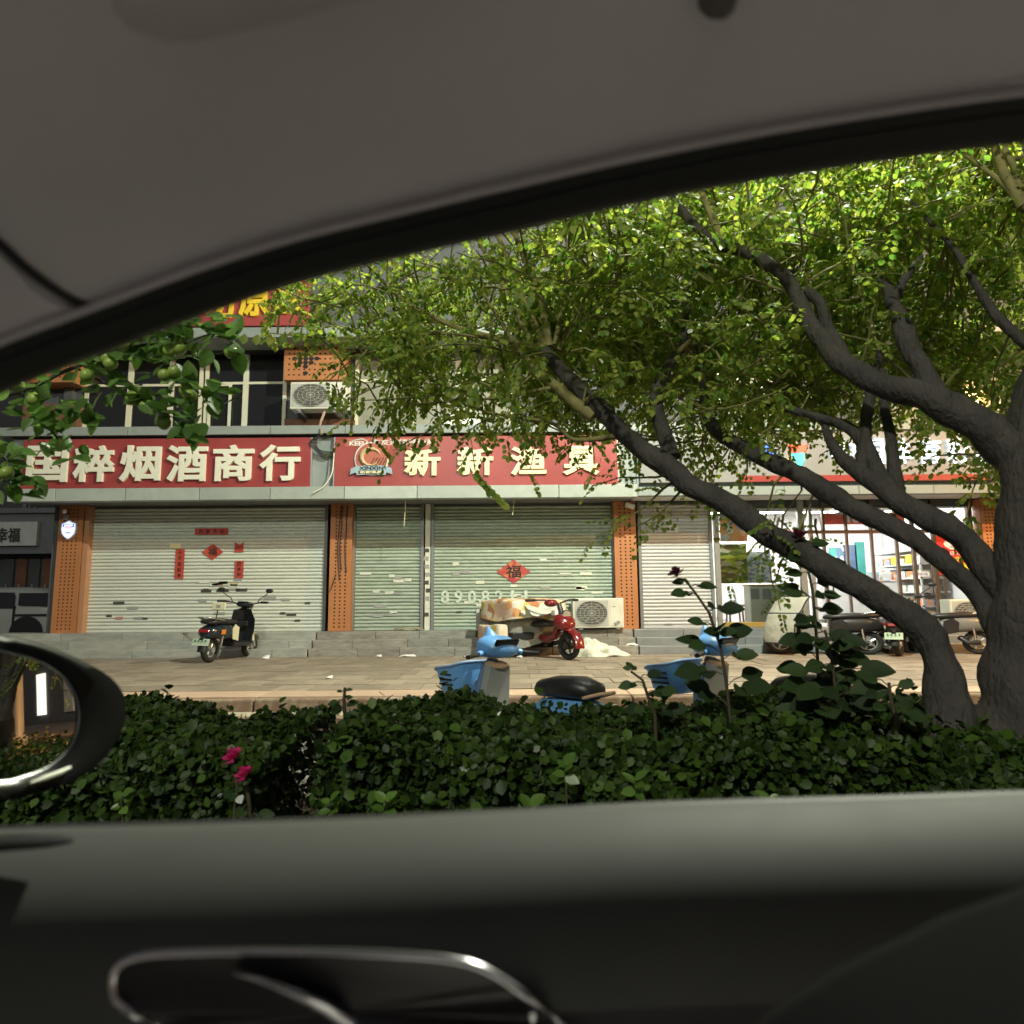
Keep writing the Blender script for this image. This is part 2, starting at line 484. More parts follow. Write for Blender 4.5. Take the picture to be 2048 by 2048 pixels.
Z_PATH, Z_ROAD, Z_PLAZA, Z_PLAT = -0.30, -0.45, 0.0, 0.45
Y_K2, Y_K1, Y_ST = 7.30, 7.72, 13.35
struct(MB().add([(-120,-120,-0.60),(120,-120,-0.60),(120,160,-0.60),(-120,160,-0.60)], [(0,1,2,3)]), 'ground', m_soil)
struct(MB().box(-60,60,-9,2.55,-0.59,Z_ROAD), 'road', m_asphalt)
struct(MB().box(-60,60,2.75,4.55,-0.58,-0.33), 'planting_bed', m_soil)
kerb = thing('road_kerb', 'grey kerb stones along the planted strip', 'kerb', (0,2.65,Z_ROAD), kind='structure')
del kerb['category']
kb = MB().box(-0.495,0.495,-0.09,0.09,-0.1,0.13).mesh('kerb_stone'); kb.materials.append(m_path)
for i in range(-9, 16): piece(kb, 'kerb_stone', kerb, (i*1.0, 2.65, Z_ROAD))
path = struct(MB().box(-60,60,4.56,Y_K2,-0.58,Z_PATH-0.012), 'lower_path', m_grout)
sl = MB().box(-0.298,0.298,-0.298,0.298,-0.03,0.0).mesh('paving_slab'); sl.materials.append(m_path)
for i in range(-9, 11):
    for j in range(4):
        piece(sl, 'paving_slab', path, (i*0.61+0.2, 4.87+0.61*j+0.02, Z_PATH+rnd.uniform(-.003,.003)))
# bare path strip in the gap between the hedges
gp = struct(MB().box(-1.72,-0.72,2.76,4.55,-0.40,-0.305), 'gap_paving', m_path)
# the two kerb steps up to the plaza
st = thing('plaza_kerb', 'worn reddish double kerb at the plaza edge', 'kerb', (0,Y_K2,Z_PATH), kind='structure'); del st['category']
x = -9.0; i = 0
while x < 9.5:
    L1 = rnd.uniform(0.9,1.3)
    q = MB().box(x+.006,x+L1-.006,Y_K2+rnd.uniform(0,.012),Y_K2+0.16,Z_PATH-0.2,-0.150); q.build('kerb_face_stone', m_redkerb, st, bevel=0.012)
    q = MB().box(x+.006,x+L1-.006,Y_K2+0.165,Y_K1+0.01,Z_PATH-0.2,-0.148+rnd.uniform(-.003,.003)); q.build('ledge_slab', m_ledge, st, bevel=0.008)
    dz = rnd.uniform(-.01,.004)
    q = MB().box(x+.005,x+L1-.005,Y_K1+0.015,Y_K1+0.13,-0.3,-0.012+dz); q.build('kerb_face_stone', m_redkerb, st, bevel=0.02)
    q = MB().box(x+.004,x+L1-.004,Y_K1+0.135,Y_K1+0.62,-0.3,Z_PLAZA+rnd.uniform(-.004,.002)); q.build('edge_slab', m_edge, st, bevel=0.008)
    x += L1
plaza = struct(MB().box(-60,60,Y_K1+0.625,40,-0.58,-0.014), 'plaza', m_grout)
pvs = []
for k in range(3):
    q = MB().box(-0.222,0.222,-0.262,0.262,-0.03,0.0).mesh('paver'); q.materials.append(m_paver); pvs.append(q)
rows = 9; pw, pd = 0.45, 0.555
for j in range(rows):
    yy = Y_K1+0.63+pd*(j+0.5)
    n = int((yy*0.80)/pw)+1
    sh = (j % 2)*0.16
    for i in range(-n, n+1):
        o = piece(pvs[(i+j) % 3], 'paver', plaza, (i*pw+sh, yy, rnd.uniform(-.004,.003)), rot=(rnd.uniform(-.004,.004), rnd.uniform(-.004,.004), 0))
# platform steps in front of the shops, stone by stone
XS = lambda u, Y=13.6: P(u, 1280, Y).x
steps = thing('shop_steps', 'three stone steps in front of the shops', 'steps', (0,Y_ST,0), kind='structure'); del steps['category']
segs = [(-14.0, XS(622), m_marble, 1.25), (XS(622)+.02, XS(1272), m_oldstep, 0.95), (XS(1272)+.02, 11.5, m_greystep, 1.1)]
for (xa, xb, mm, ln) in segs:
    for k in range(3):
        ya, yb = Y_ST+0.28*k, Y_ST+0.28*(k+1) if k < 2 else 14.6
        x = xa
        while x < xb-0.05:
            x2 = min(xb, x+ln*rnd.uniform(0.8,1.25))
            if xb-x2 < 0.3: x2 = xb
            MB().box(x+.003,x2-.003,ya+rnd.uniform(0,.008),yb+0.02,-0.05 if k == 0 else 0.15*k-0.06,0.15*(k+1)+rnd.uniform(-.004,.003)).build('step_slab', mm, steps, bevel=0.010)
            x = x2

# ------------------------------------------------------------------ street lamps that light the place
m_lens = emit('lamp_lens', (1.0,0.93,0.74), 30.0)
m_pole = mat('lamp_pole', (0.30,0.31,0.31), 0.5, metal=0.4)
def street_lamp(x, y, arm, label, power, H=9.0, group='street lamps along the road', soft=.10, col=(0.97,1.0,0.80)):
    t = thing('street_lamp', label, 'street lamp', (x,y,Z_PLAZA), group)
    MB().lathe((x,y,Z_PLAZA), (0,0,1), [(0.16,0),(0.16,0.25),(0.09,0.35),(0.085,2),(0.06,H-0.3),(0.05,H)], 12).build('post', m_pole, t, smooth=40)
    MB().tube([(x,y,H-0.5),(x+arm*0.2,y,H-0.05),(x+arm*0.7,y,H+0.1),(x+arm,y,H+0.12)], [0.045,0.04,0.035,0.03], 8).build('arm', m_pole, t, smooth=60)
    s = math.copysign(1, arm); hx = x+arm
    hd = MB().blob([(hx-s*0.05,H+0.12,0.06,0.03,y),(hx+s*0.1,H+0.13,0.13,0.05,y),(hx+s*0.5,H+0.13,0.15,0.045,y),(hx+s*0.66,H+0.12,0.06,0.02,y)]).build('lamp_head', m_pole, t, smooth=50)
    MB().box(min(hx+s*.12,hx+s*.52),max(hx+s*.12,hx+s*.52),y-.11,y+.11,H+.065,H+.083).build('lens', m_lens, hd)
    ld = bpy.data.lights.new('lamp_light', 'POINT'); ld.energy = power; ld.shadow_soft_size = soft; ld.color = col
    lo = bpy.data.objects.new('lamp_light', ld); link(lo, t); lo.location = (hx+s*0.32-x, 0, H+0.0-Z_PLAZA)
    return t
street_lamp(6.6, 6.35, -2.6, 'grey street lamp post with a single lit head, beside the big leaning tree', 6200)
street_lamp(-5.2, -8.5, 2.2, 'grey street lamp post with a single lit head, across the road behind the car', 4600, 10.0, soft=.4)
street_lamp(17.5, 6.35, -2.2, 'street lamp with an orange light far along the planted strip', 5000, 7.5, col=(1.0,.45,.12))
# ------------------------------------------------------------------ the row of shops
YS, YP, YF, YB = 14.25, 14.03, 13.36, 13.20
zE0 = P(650,998,YB).z; zE1 = P(650,973,YB).z
zL0 = P(300,870,YB).z; zL1 = P(300,853,YB).z
zF1 = zL0-0.02
zU0 = P(450,675,YB).z; zU1 = P(450,655,YB).z
zW1 = P(450,690,14.1).z
XL = P(14,990,YB).x; XR = P(1276,990,YB).x          # left end of the eave, joint with the lottery shop
XFL = P(24,930,YF).x
bld = thing('shop_building', 'grey two storey shop building with orange perforated pillars and roller shutters', 'building', (0,14.3,Z_PLAT))
# main walls: above the canopy, around the windows
xw0 = P(113,1130,YS).x
XEND = 11.6
MB().box(xw0,XEND,YS+0.06,YS+0.30,zE0-0.1,zL1-0.02).build('lower_wall', m_wall, bld)
MB().box(xw0,XEND,14.6,14.8,zU0-0.05,zU0+6.5).build('upper_wall', m_wall, bld)
MB().box(xw0,P(1430,1100,YS).x,15.2,15.4,Z_PLAT,zL1).build('back_wall', m_dark, bld)
MB().box(xw0-.02,xw0+0.16,14.1,24.0,Z_PLAT-0.4,zU0+6.4).build('side_wall', m_wall, bld)
MB().box(xw0,XEND,14.62,24.0,zU0+6.5,zU0+6.7).build('roof', m_wall, bld)
# canopy: fascia, soffit, eave panels
MB().box(XFL,XR,YF,YF+0.06,zE1-0.02,zF1).build('fascia', m_clad, bld)
MB().box(XFL+.003,XR,YF+0.061,YS+0.055,zE0+0.035,zE0+0.075).build('soffit', m_soffit, bld)
edges_u = [14,110,250,398,540,688,834,974,1118,1276]
for a, b in zip(edges_u[:-1], edges_u[1:]):
    MB().box(P(a,990,YB).x+.006,P(b,990,YB).x-.006,YB+rnd.uniform(-.006,.006),YF+0.055,zE0+rnd.uniform(-.004,.004),zE1).build('eave_panel', m_clad_l, bld, bevel=0.006)
# ledge under the upper windows
edges_u = [-20,95,255,400,540,690,830,980,1130,1276,1420,1570,1720,1870,2030]
for a, b in zip(edges_u[:-1], edges_u[1:]):
    MB().box(P(a,860,YB).x+.005,P(b,860,YB).x-.005,YB,14.55,zL0,zL1).build('ledge_panel', m_clad, bld, bevel=0.006)
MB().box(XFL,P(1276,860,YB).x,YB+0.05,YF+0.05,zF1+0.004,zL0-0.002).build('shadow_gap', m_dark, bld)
# upper ledge and upper fascia
for i, (a, b) in enumerate(zip([100,420,640,860,1080,1300,1520,1740,1960],[420,640,860,1080,1300,1520,1740,1960,2120])):
    MB().box(P(a,665,YB).x+.005,P(b,665,YB).x-.005,YB,14.55,zU0,zU1).build('ledge_panel', m_clad, bld, bevel=0.006)
MB().box(P(100,600,YF).x,P(2110,600,YF).x,YF+0.1,14.58,zU1+.003,zU1+1.55).build('upper_fascia', m_wall, bld)
MB().box(P(100,665,YF).x,P(2110,665,YF).x,13.9,14.55,zW1,zU0-.003).build('shaded_lintel', m_dark, bld)  # coloured dark for the shadow under the upper ledge
# ---- orange perforated pillars
def perforated(mb, x0, x1, z0, z1, y, nx, nz, mx, mz, hx, hz, depth=0.015):
    """a front sheet with real square holes"""
    gx = (x1-x0-2*mx)/nx; gz = (z1-z0-2*mz)/nz
    mb.box(x0,x0+mx,y,y+depth,z0,z1); mb.box(x1-mx,x1,y,y+depth,z0,z1)
    mb.box(x0+mx,x1-mx,y,y+depth,z0,z0+mz); mb.box(x0+mx,x1-mx,y,y+depth,z1-mz,z1)
    for i in range(nx):
        for k in range(nz):
            a, b = x0+mx+gx*i, z0+mz+gz*k
            o = [(a,y,b),(a+gx,y,b),(a+gx,y,b+gz),(a,y,b+gz)]
            c, d = a+gx/2, b+gz/2
            q = [(c-hx,y,d-hz),(c+hx,y,d-hz),(c+hx,y,d+hz),(c-hx,y,d+hz)]
            qb = [(p[0],y+depth,p[2]) for p in q]
            mb.add(o+q+qb, [(0,1,5,4),(1,2,6,5),(2,3,7,6),(3,0,4,7),(4,5,9,8),(5,6,10,9),(6,7,11,10),(7,4,8,11)])
zP1 = zE0+0.03
def pillar(u0, u1, nx, side):
    x0, x1 = P(u0,1130,YP).x, P(u1,1130,YP).x
    mb = MB(); perforated(mb, x0, x1, Z_PLAT+.002, zP1, YP, nx, 34, (x1-x0)*0.16, 0.05, 0.017, 0.015)
    o = mb.build('pillar_panel', m_orange, bld)
    MB().box(x0,x1,YP+0.016,YP+0.03,Z_PLAT+.004,zP1-.004).build('pillar_liner', m_dark, o)
    MB().box(x0+.004,x1-.004,YP+0.031,YS+0.05,Z_PLAT+.004,zP1-.004).build('pillar_core', m_orange, bld)
    if side: MB().box(x1+.002,x1+0.10,YP+0.05,YS+0.05,Z_PLAT+.002,zP1-.01).build('pillar_return', mat_return, bld)
    return x0, x1
mat_return = mat('orange_return', (0.42,0.22,0.12), 0.45, var=0.06)
pillar(111,160,4,True); pillar(659,703,3,False); p3 = pillar(1230,1274,3,False); p4 = pillar(1972,2004,3,False)
# ---- roller shutters, slat by slat
def shutter(u0, u1, m, pitch, z0=Z_PLAT, ztop=None, bottom=True):
    x0, x1 = P(u0,1130,YS).x, P(u1,1130,YS).x
    zt = ztop or zE0+0.03
    sh = MB().box(x0-.05,x1+.05,YS+.045,YS+.058,z0+.002,zt).build('roller_shutter', m_railgrey, bld)
    MB().box(x0-0.06,x0+0.004,YS-0.05,YS+0.04,z0+.002,zt).build('guide_rail', m_railgrey, sh)
    MB().box(x1-0.004,x1+0.06,YS-0.05,YS+0.04,z0+.002,zt).build('guide_rail', m_railgrey, sh)
    n = int((zt-z0-0.06)/pitch)
    prof = [(0.012,0.0),(0.0,0.10),(-0.012,0.30),(-0.016,0.5),(-0.012,0.7),(0.0,0.88),(0.012,0.985)]
    rows = [[(xx, YS+py, pz*pitch) for xx in (x0+0.006, x1-0.006)] for py, pz in prof]
    q = MB().sheet(rows, 0.008, (0,1,0))
    me = q.mesh('slat', Vector(((x0+x1)/2, YS, 0)), None, 60); me.materials.append(m)
    for k in range(n):
        piece(me, 'slat', sh, ((x0+x1)/2, YS+rnd.uniform(-.0015,.0015), z0+0.06+k*pitch))
    if bottom: MB().box(x0+.006,x1-.006,YS-0.02,YS+0.02,z0+.003,z0+0.058).build('bottom_bar', m, sh, bevel=0.005)
    return sh, x0, x1
sh1, s1a, s1b = shutter(178,649,m_shut,0.072)
sh2, s2a, s2b = shutter(711,842,m_shutg,0.072)
sh3, s3a, s3b = shutter(868,1224,m_shutg,0.072)
sh4, s4a, s4b = shutter(1283,1420,m_shutgrey,0.074)
MB().box(P(843,1130,14.2).x+.07,P(866,1130,14.2).x-.06,YS-0.03,YS+0.06,Z_PLAT+.002,zE0+0.03).build('shutter_post', m_whitem, bld)
# little stickers and slots on the shutter slats
def stickers(sh, x0, x1, za, zb, n, mats, y=YS-0.022):
    for k in range(n):
        w, h = rnd.uniform(0.06,0.13), rnd.uniform(0.018,0.035)
        cx, cz = rnd.uniform(x0+.15,x1-.15), rnd.uniform(za,zb)
        MB().box(cx-w,cx+w,y,y+0.004,cz-h,cz+h).build('sticker', rnd.choice(mats), sh)
m_stk_d = mat('dark_sticker', (0.05,0.05,0.045), 0.6); m_stk_r = mat('faded_red_sticker', (0.42,0.22,0.18), 0.6)
m_stk_w = mat('pale_sticker', (0.62,0.64,0.55), 0.5); m_stk_y = mat('yellow_sticker', (0.5,0.47,0.25), 0.6); m_stk_g = mat('grey_sticker', (0.3,0.31,0.3), 0.6)
zz = lambda v: P(400,v,YS).z
stickers(sh1, P(380,1180,YS).x, P(500,1180,YS).x, zz(1190), zz(1160), 13, [m_stk_d,m_stk_g,m_stk_r,m_stk_y,m_stk_w,m_stk_g])
stickers(sh1, P(190,1180,YS).x, P(630,1180,YS).x, zz(1245), zz(1195), 9, [m_stk_d,m_stk_g,m_stk_g,m_stk_r])
for (u, v) in [(218,1232),(290,1237),(565,1226),(595,1241),(615,1206),(412,1179)]:
    c = P(u,v,YS-.02); MB().box(c.x-.055,c.x+.055,YS-.024,YS-.016,c.z-.018,c.z+.018).build('finger_slot', m_stk_d, sh1)
stickers(sh3, P(880,1180,YS).x, P(1210,1180,YS).x, zz(1235), zz(1120), 26, [m_stk_w,m_stk_w,m_stk_g,m_shut])
stickers(sh2, P(715,1180,YS).x, P(838,1180,YS).x, zz(1245), zz(1140), 12, [m_stk_w,m_shut,m_stk_g])
for (u, v) in [(918,1224),(955,1224),(1126,1204)]:
    c = P(u,v,YS-.02); MB().box(c.x-.055,c.x+.055,YS-.024,YS-.016,c.z-.018,c.z+.018).build('finger_slot', m_stk_d, sh3)
# faded phone number painted on the green shutter
m_faded = mat('faded_white_paint', (0.50,0.58,0.50), 0.6, var=0.3, scale=14)
for i, ch in enumerate('8908211'):
    c = P(890+i*27,1194,YS-.024)
    text_mb(ch, c, 0.17 if ch != '1' else .07, 0.27, 0.004, 0.02).build('painted_digit', m_faded, sh3)
# small bills pasted on the steel post between the green shutters
for k in range(9):
    c = P(855+rnd.uniform(-3,3), 1100+k*16, YS-.035)
    MB().box(c.x-.05,c.x+.05,YS-.036,YS-.031,c.z-.05,c.z+.03).build('bill', rnd.choice([m_stk_d,m_stk_g,m_stk_w,m_stk_g]), bld)
# ---- upper floor windows
def window(u0, u1, v0, v1, cols, mp, transom=0.38, casement=None, y=14.15):
    a, b = P(u0,v1,y), P(u1,v0,y)
    x0, x1, z0, z1 = a.x, b.x, zL1+0.005, b.z
    f = 0.075
    t = MB()
    t.box(x0,x1,y,y+0.07,z1-f,z1); t.box(x0,x1,y,y+0.07,z0,z0+f*0.7)
    xs = [x0+(x1-x0)*c for c in cols]
    for i, xx in enumerate(xs):
        w = f*(1.5 if 0 < i < len(xs)-1 else 1)
        t.box(xx-w/2,xx+w/2,y-0.003,y+0.073,z0,z1)
    zt = z1-(z1-z0)*transom
    for i in range(len(xs)-1):
        t.box(xs[i]+f*.5,xs[i+1]-f*.5,y+0.004,y+0.066,zt-f*.35,zt+f*.35)
    w = t.build('window', m_frame, bld)
    for i in range(len(xs)-1):
        MB().box(xs[i]+.02,xs[i+1]-.02,y+0.03,y+0.04,z0+.03,zt).build('pane', mp, w)
        MB().box(xs[i]+.02,xs[i+1]-.02,y+0.03,y+0.04,zt+.001,z1-.03).build('pane', mp, w)
    if casement is not None:
        xa, xb = xs[casement]+.06, xs[casement]+(xs[casement+1]-xs[casement])*0.66
        cm = MB()
        cm.box(xa,xa+f*.8,y-.03,y-.004,z0+.06,zt-.03); cm.box(xb-f*.8,xb,y-.03,y-.004,z0+.06,zt-.03)
        cm.box(xa+f*.8,xb-f*.8,y-.03,y-.004,zt-.03-f*.6,zt-.03); cm.box(xa+f*.8,xb-f*.8,y-.03,y-.004,z0+.06,z0+.06+f*.6)
        cm.build('casement', m_frame, w)
    return w
window(168,405,706,853,(0,0.38,0.74,1.0),m_pane)
window(409,572,700,853,(0,0.50,1.0),m_pane,casement=0)
window(712,1020,692,850,(0,0.37,0.66,1.0),m_pane2)
window(1440,1640,690,845,(0,0.5,1.0),m_pane2)
window(1775,1985,680,830,(0,0.42,1.0),m_pane2)
for (ua, ub) in [(60,165),(575,712),(1022,1440),(1642,1775),(1987,2110)]:
    MB().box(P(ua,800,14.2).x,P(ub,800,14.2).x,14.20,14.34,zL1+.004,zW1).build('pier', m_wall, bld)
MB().box(P(60,800,14.4).x,P(2110,800,14.4).x,14.36,14.58,zL1+.004,zW1+.02).build('window_back', m_dark, bld)
# shoes left standing on the window sill
sc0 = P(275,849,13.9)
for k in range(2):
    o = solo(MB().blob([(sc0.x+k*.13-.04,zL1+.035,.05,.03,13.85),(sc0.x+k*.13,zL1+.05,.11,.045,13.9),(sc0.x+k*.13+.05,zL1+.04,.05,.035,13.95)],10), 'shoe', m_white,
         'white shoe set out on the ledge below the dark windows', 'shoe', (sc0.x+k*.13,13.9,zL1), 'pair of shoes on the ledge', smooth=60)
# orange perforated screens over the air conditioner niches
def niche(u0, u1, v0, v1):
    y = 13.72
    a, b = P(u0,v1,y), P(u1,v0,y)
    mb = MB(); perforated(mb, a.x, b.x, a.z, b.z, y, 11, 6, 0.05, 0.05, 0.019, 0.017)
    o = mb.build('screen_panel', m_orange, bld)
    MB().box(a.x+.003,b.x-.003,y+.016,y+.03,a.z+.003,b.z-.003).build('screen_liner', m_dark, o)
    MB().box(a.x+.004,b.x-.004,y+.031,14.19,a.z+.003,b.z-.003).build('screen_box', m_orange, bld)
    c = P((u0+u1)/2-18, v0+(v1-v0)*0.42, y-.004)
    r = 0.066
    pts = [(0,2.2),(-1,1.1),(0,1.1),(1,1.1),(-2,0),(-1,0),(0,0),(1,0),(2,0),(-1,-1.1),(0,-1.1),(1,-1.1),(0,-2.2),(0,-4)]
    for (i, k) in pts:
        cx, cz = c.x+i*r*1.75+(0.0 if int(abs(k)) % 2 == 0 else 0), c.z+k*r*1.2
        MB().prism([(cx+r*.9*math.cos(t*math.pi/3), y-.004, cz+r*.72*math.sin(t*math.pi/3)) for t in range(6)], (0,.003,0)).build('hexagon_cutout', m_dark, o)
niche(567,692,686,760)
niche(38,152,690,765)
MB().box(P(567,840,13.9).x,P(705,840,13.9).x,13.95,14.19,zL1+.006,zL1+.34).build('niche_floor', mat('niche_brown', (0.16,0.07,0.04), 0.7, var=0.2), bld)
MB().box(P(40,840,13.9).x,P(150,840,13.9).x,13.95,14.19,zL1+.006,zL1+.7).build('niche_floor', MATS['niche_brown'], bld)

# ------------------------------------------------------------------ sign boards
def board(name, label, u0, u1, v0, v1, y, m, depth=0.10):
    um = (u0+u1)/2
    c = P(um,(v0+v1)/2,y); x0, x1 = P(u0,(v0+v1)/2,y).x, P(u1,(v0+v1)/2,y).x
    z0, z1 = P(um,v1,y).z, P(um,v0,y).z
    t = thing(name, label, 'sign', (c.x, y, z0))
    MB().box(x0,x1,y,y+depth,z0,z1).build('board', m, t, bevel=0.008)
    return t, x0, x1, z0, z1
YN = YF-0.105
t, x0, x1, z0, z1 = board('shop_sign', 'red signboard with cream raised characters above the white roller shutter', 44, 621, 877, 976, YN, m_red)
MB().box(x0-.012,x1+.012,YN+0.02,YN+0.095,z0-.03,z0-.002).build('trim', m_alu, t)
MB().box(x1+.002,x1+.022,YN+0.01,YN+0.095,z0-.002,z1).build('trim', m_alu, t)
for i, ch in enumerate('国粹烟酒商行'):
    c = P(97+i*92.8, 928.5-i*0.5, YN-.001)
    text_mb(ch, c, 0.80, 0.73, 0.055, 0.019).build('letter', m_cream, t)
t, x0, x1, z0, z1 = board('shop_sign', 'red signboard with fish emblem and pale yellow characters above the green shutters', 669, 1235, 872, 972, YN, m_red)
MB().box(x0-.012,x1+.012,YN+0.02,YN+0.095,z0-.028,z0-.002).build('trim', m_dark, t)
for s_, xx in ((-1,x0),(1,x1)): MB().box(min(xx,xx+s_*.02)+.001*s_,max(xx,xx+s_*.02)+.001*s_,YN+.01,YN+.095,z0,z1).build('trim', m_alu, t)
for i, ch in enumerate('新新渔具'):
    c = P(845+i*105.5, 924-i*0.8, YN-.001)
    text_mb(ch, c, 0.72, 0.58, 0.05, 0.019).build('letter', m_creamy, t)
a, b = P(690,893,YN), P(872,876,YN)
st_ = MB().box(a.x,b.x,YN-.006,YN-.001,a.z,b.z).build('name_strip', m_redlight, t)
text_mb('客友连锁经销商', P(806,884,YN-.008), 1.26, 0.115, 0.004, 0.006).build('lettering', m_white, st_)
text_mb('KEEU', P(717,887,YN-.008), 0.36, 0.085, 0.004, 0.02).build('lettering', m_white, st_)
MB().tube([P(700,883,YN-.01),P(712,880,YN-.01),P(724,878,YN-.01),P(735,882,YN-.01)], [.004,.012,.016,.004], 6).build('swoosh', m_white, st_)
# emblem: shield disc, curled fish, ribbon
m_emb_d = mat('emblem_dark', (0.06,0.03,0.025), 0.4); m_emb_b = mat('emblem_blue', (0.30,0.42,0.50), 0.4); m_emb_g = mat('emblem_gold', (0.55,0.42,0.24), 0.35)
ec = P(744,921,YN)
em = MB().lathe((ec.x,YN-.001,ec.z+.03), (0,-1,0), [(0.34,0),(0.34,0.03)], 28).build('emblem', m_white, t)
MB().lathe((ec.x,YN-.032,ec.z+.03), (0,-1,0), [(0.315,0),(0.315,0.008)], 28).build('emblem_field', m_redlight, em)
MB().prism([(ec.x+.05,YN-.034,ec.z+.30),(ec.x+.36,YN-.034,ec.z+.30),(ec.x+.34,YN-.034,ec.z+.12),(ec.x+.2,YN-.034,ec.z+.2)], (0,-.006,0)).build('emblem_corner', m_redlight, em)
arc = [Vector((ec.x+0.19*math.cos(q)-.01, YN-.048, ec.z+.06+0.17*math.sin(q))) for q in [0.3,0.8,1.3,1.8,2.3,2.8,3.3,3.8,4.3,4.9,5.4]]
MB().tube(arc, [.008,.022,.035,.045,.05,.05,.045,.038,.028,.02,.05], 8).build('fish', m_emb_g, em, smooth=60)
for k in range(5):
    MB().tube([(ec.x-.02+k*.06,YN-.043,ec.z-.10),(ec.x+.06+k*.06,YN-.043,ec.z+.05)], .008, 5).build('hatching', m_emb_d, em)
rb = [(-.40,-.17),(-.28,-.12),(0,-.10),(.28,-.12),(.40,-.17),(.42,-.29),(.30,-.25),(.28,-.30),(0,-.285),(-.28,-.30),(-.30,-.25),(-.42,-.29)]
MB().prism([(ec.x+p,YN-.045,ec.z+q) for p, q in rb], (0,-.012,0)).build('ribbon', m_emb_b, em)
text_mb('XINXIN', (ec.x,YN-.058,ec.z-.165), .48, .07, .004, .02).build('lettering', m_ink, em)
MB().box(ec.x-.25,ec.x+.25,YN-.062,YN-.058,ec.z-.275,ec.z-.215).build('ribbon_strip', m_ink, em)
text_mb('新新渔具', (ec.x,YN-.064,ec.z-.245), .44, .05, .004, .02).build('lettering', m_creamy, em)
# the upper red sign, half hidden by the car roof
t, x0, x1, z0, z1 = board('shop_sign', 'red upper storey signboard with big yellow characters above the dark windows', 322, 618, 545, 652, YB+.02, m_red)
for i, ch in enumerate('坊原浆'):
    text_mb(ch, P(442+i*68, 604-i*5, YB+.018), 0.62, 0.74, 0.05, 0.019).build('letter', m_yellow, t)

# ------------------------------------------------------------------ cables
def cable(pts, r, name, m, label, cat='cable', n=6, group=None):
    pts = [Vector(p) for p in pts]
    out = []
    for i in range(len(pts)-1):          # smooth the polyline
        p0, p1, p2, p3 = pts[max(i-1,0)], pts[i], pts[i+1], pts[min(i+2,len(pts)-1)]
        for s in range(6):
            q = s/6
            out.append(0.5*((2*p1)+(p2-p0)*q+(2*p0-5*p1+4*p2-p3)*q*q+(3*p1-p0-3*p2+p3)*q**3))
    out.append(pts[-1])
    return solo(MB().tube(out, r, n), name, m, label, cat, pts[0], group, smooth=60)
for k in range(5):
    cable([P(644+k*2,866,13.15),P(632-k*3,884,13.22),P(640+k,900+k*3,13.26),P(668-k,905+k*2,13.3)], 0.010, 'cable', m_ducting,
          'dark cable looping down between the two red signboards', group='cable bundle between the signs')
cable([P(668,906,13.22),P(664,945,13.2),P(648,972,13.16),P(626,985,13.12)], 0.012, 'cable', m_cream, 'pale cable curving from the cable bundle to the eave', 'cable')
for k, (u, L_) in enumerate([(680,1140),(690,1145),(676,1160)]):
    cable([P(u+6,1010,YP-.02),P(u+2,1060,YP-.02),P(u,1100,YP-.02),P(u+3,L_,YP-.02)], 0.009, 'cable', m_ducting, 'black cable hanging down the orange pillar between the shutters', group='cables on the orange pillar')
cable([P(672,1148,YP-.02),P(668,1160,YP-.02),P(662,1178,YP-.02),P(657,1184,YP-.02)], 0.008, 'cable', m_ducting, 'thin wire end bent sideways low on the orange pillar')
for (u, v0, v1) in [(810,1000,1053),(1027,1000,1030)]:
    cable([P(u+1,v0,13.5),P(u,(v0+v1)/2,13.5),P(u-2,v1,13.5)], 0.007, 'hanging_cord', m_creamy, 'short pale cord hanging from the eave above the %s green shutter' % ('narrow' if u < 900 else 'wide'), 'cord')

# ------------------------------------------------------------------ red paper on the shutters
def poster(u, v, w, h, label, texts, diamond=False, y=YS-.026, m=m_paperred, name='couplet_strip', cat='poster', ragged=0):
    c = P(u,v,y)
    if diamond: poly = [(c.x-w/2,y,c.z),(c.x,y,c.z-h/2),(c.x+w/2,y,c.z),(c.x,y,c.z+h/2)]
    else:
        poly = [(c.x-w/2,y,c.z-h/2),(c.x+w/2,y,c.z-h/2),(c.x+w/2,y,c.z+h/2)]
        if ragged: poly += [(c.x+w*.1,y,c.z+h*(.5-ragged)),(c.x-w*.2,y,c.z+h*(.5-ragged*.6))]
        poly += [(c.x-w/2,y,c.z+h/2)]
    t = solo(MB().prism(poly, (0,.004,0)), name, m, label, cat, c)
    for (s, dx, dz, tw, th) in texts:
        text_mb(s, (c.x+dx,y-.001,c.z+dz), tw, th, .002, .012).build('character', m_ink, t)
    return t
poster(423,1063,0.70,0.135,'dark red horizontal paper strip above the diamond on the white shutter',[(s,-.22+.147*i,0,.09,.085) for i, s in enumerate('四季平安')])
poster(425,1104,0.46,0.34,'red paper diamond with black character on the white shutter',[('福',0,0,.19,.15)],True,name='paper_diamond')
poster(359,1128,0.185,0.62,'long red vertical couplet strip beside the diamond on the white shutter',[(s,0,.24-.12*i,.075,.085) for i, s in enumerate('天天进财来')])
poster(478,1139,0.185,0.36,'short red vertical couplet strip low on the white shutter',[(s,0,.115-.11*i,.08,.085) for i, s in enumerate('四季利')])
poster(478,1094,0.185,0.22,'torn red scrap of paper above the short couplet strip on the white shutter',[('门',-.01,-.03,.08,.07)],ragged=.3)
poster(351,1092,0.24,0.10,'curled pale paper remnant at the top of the long couplet strip',[],m=m_creamy,name='paper_scrap',cat='paper')
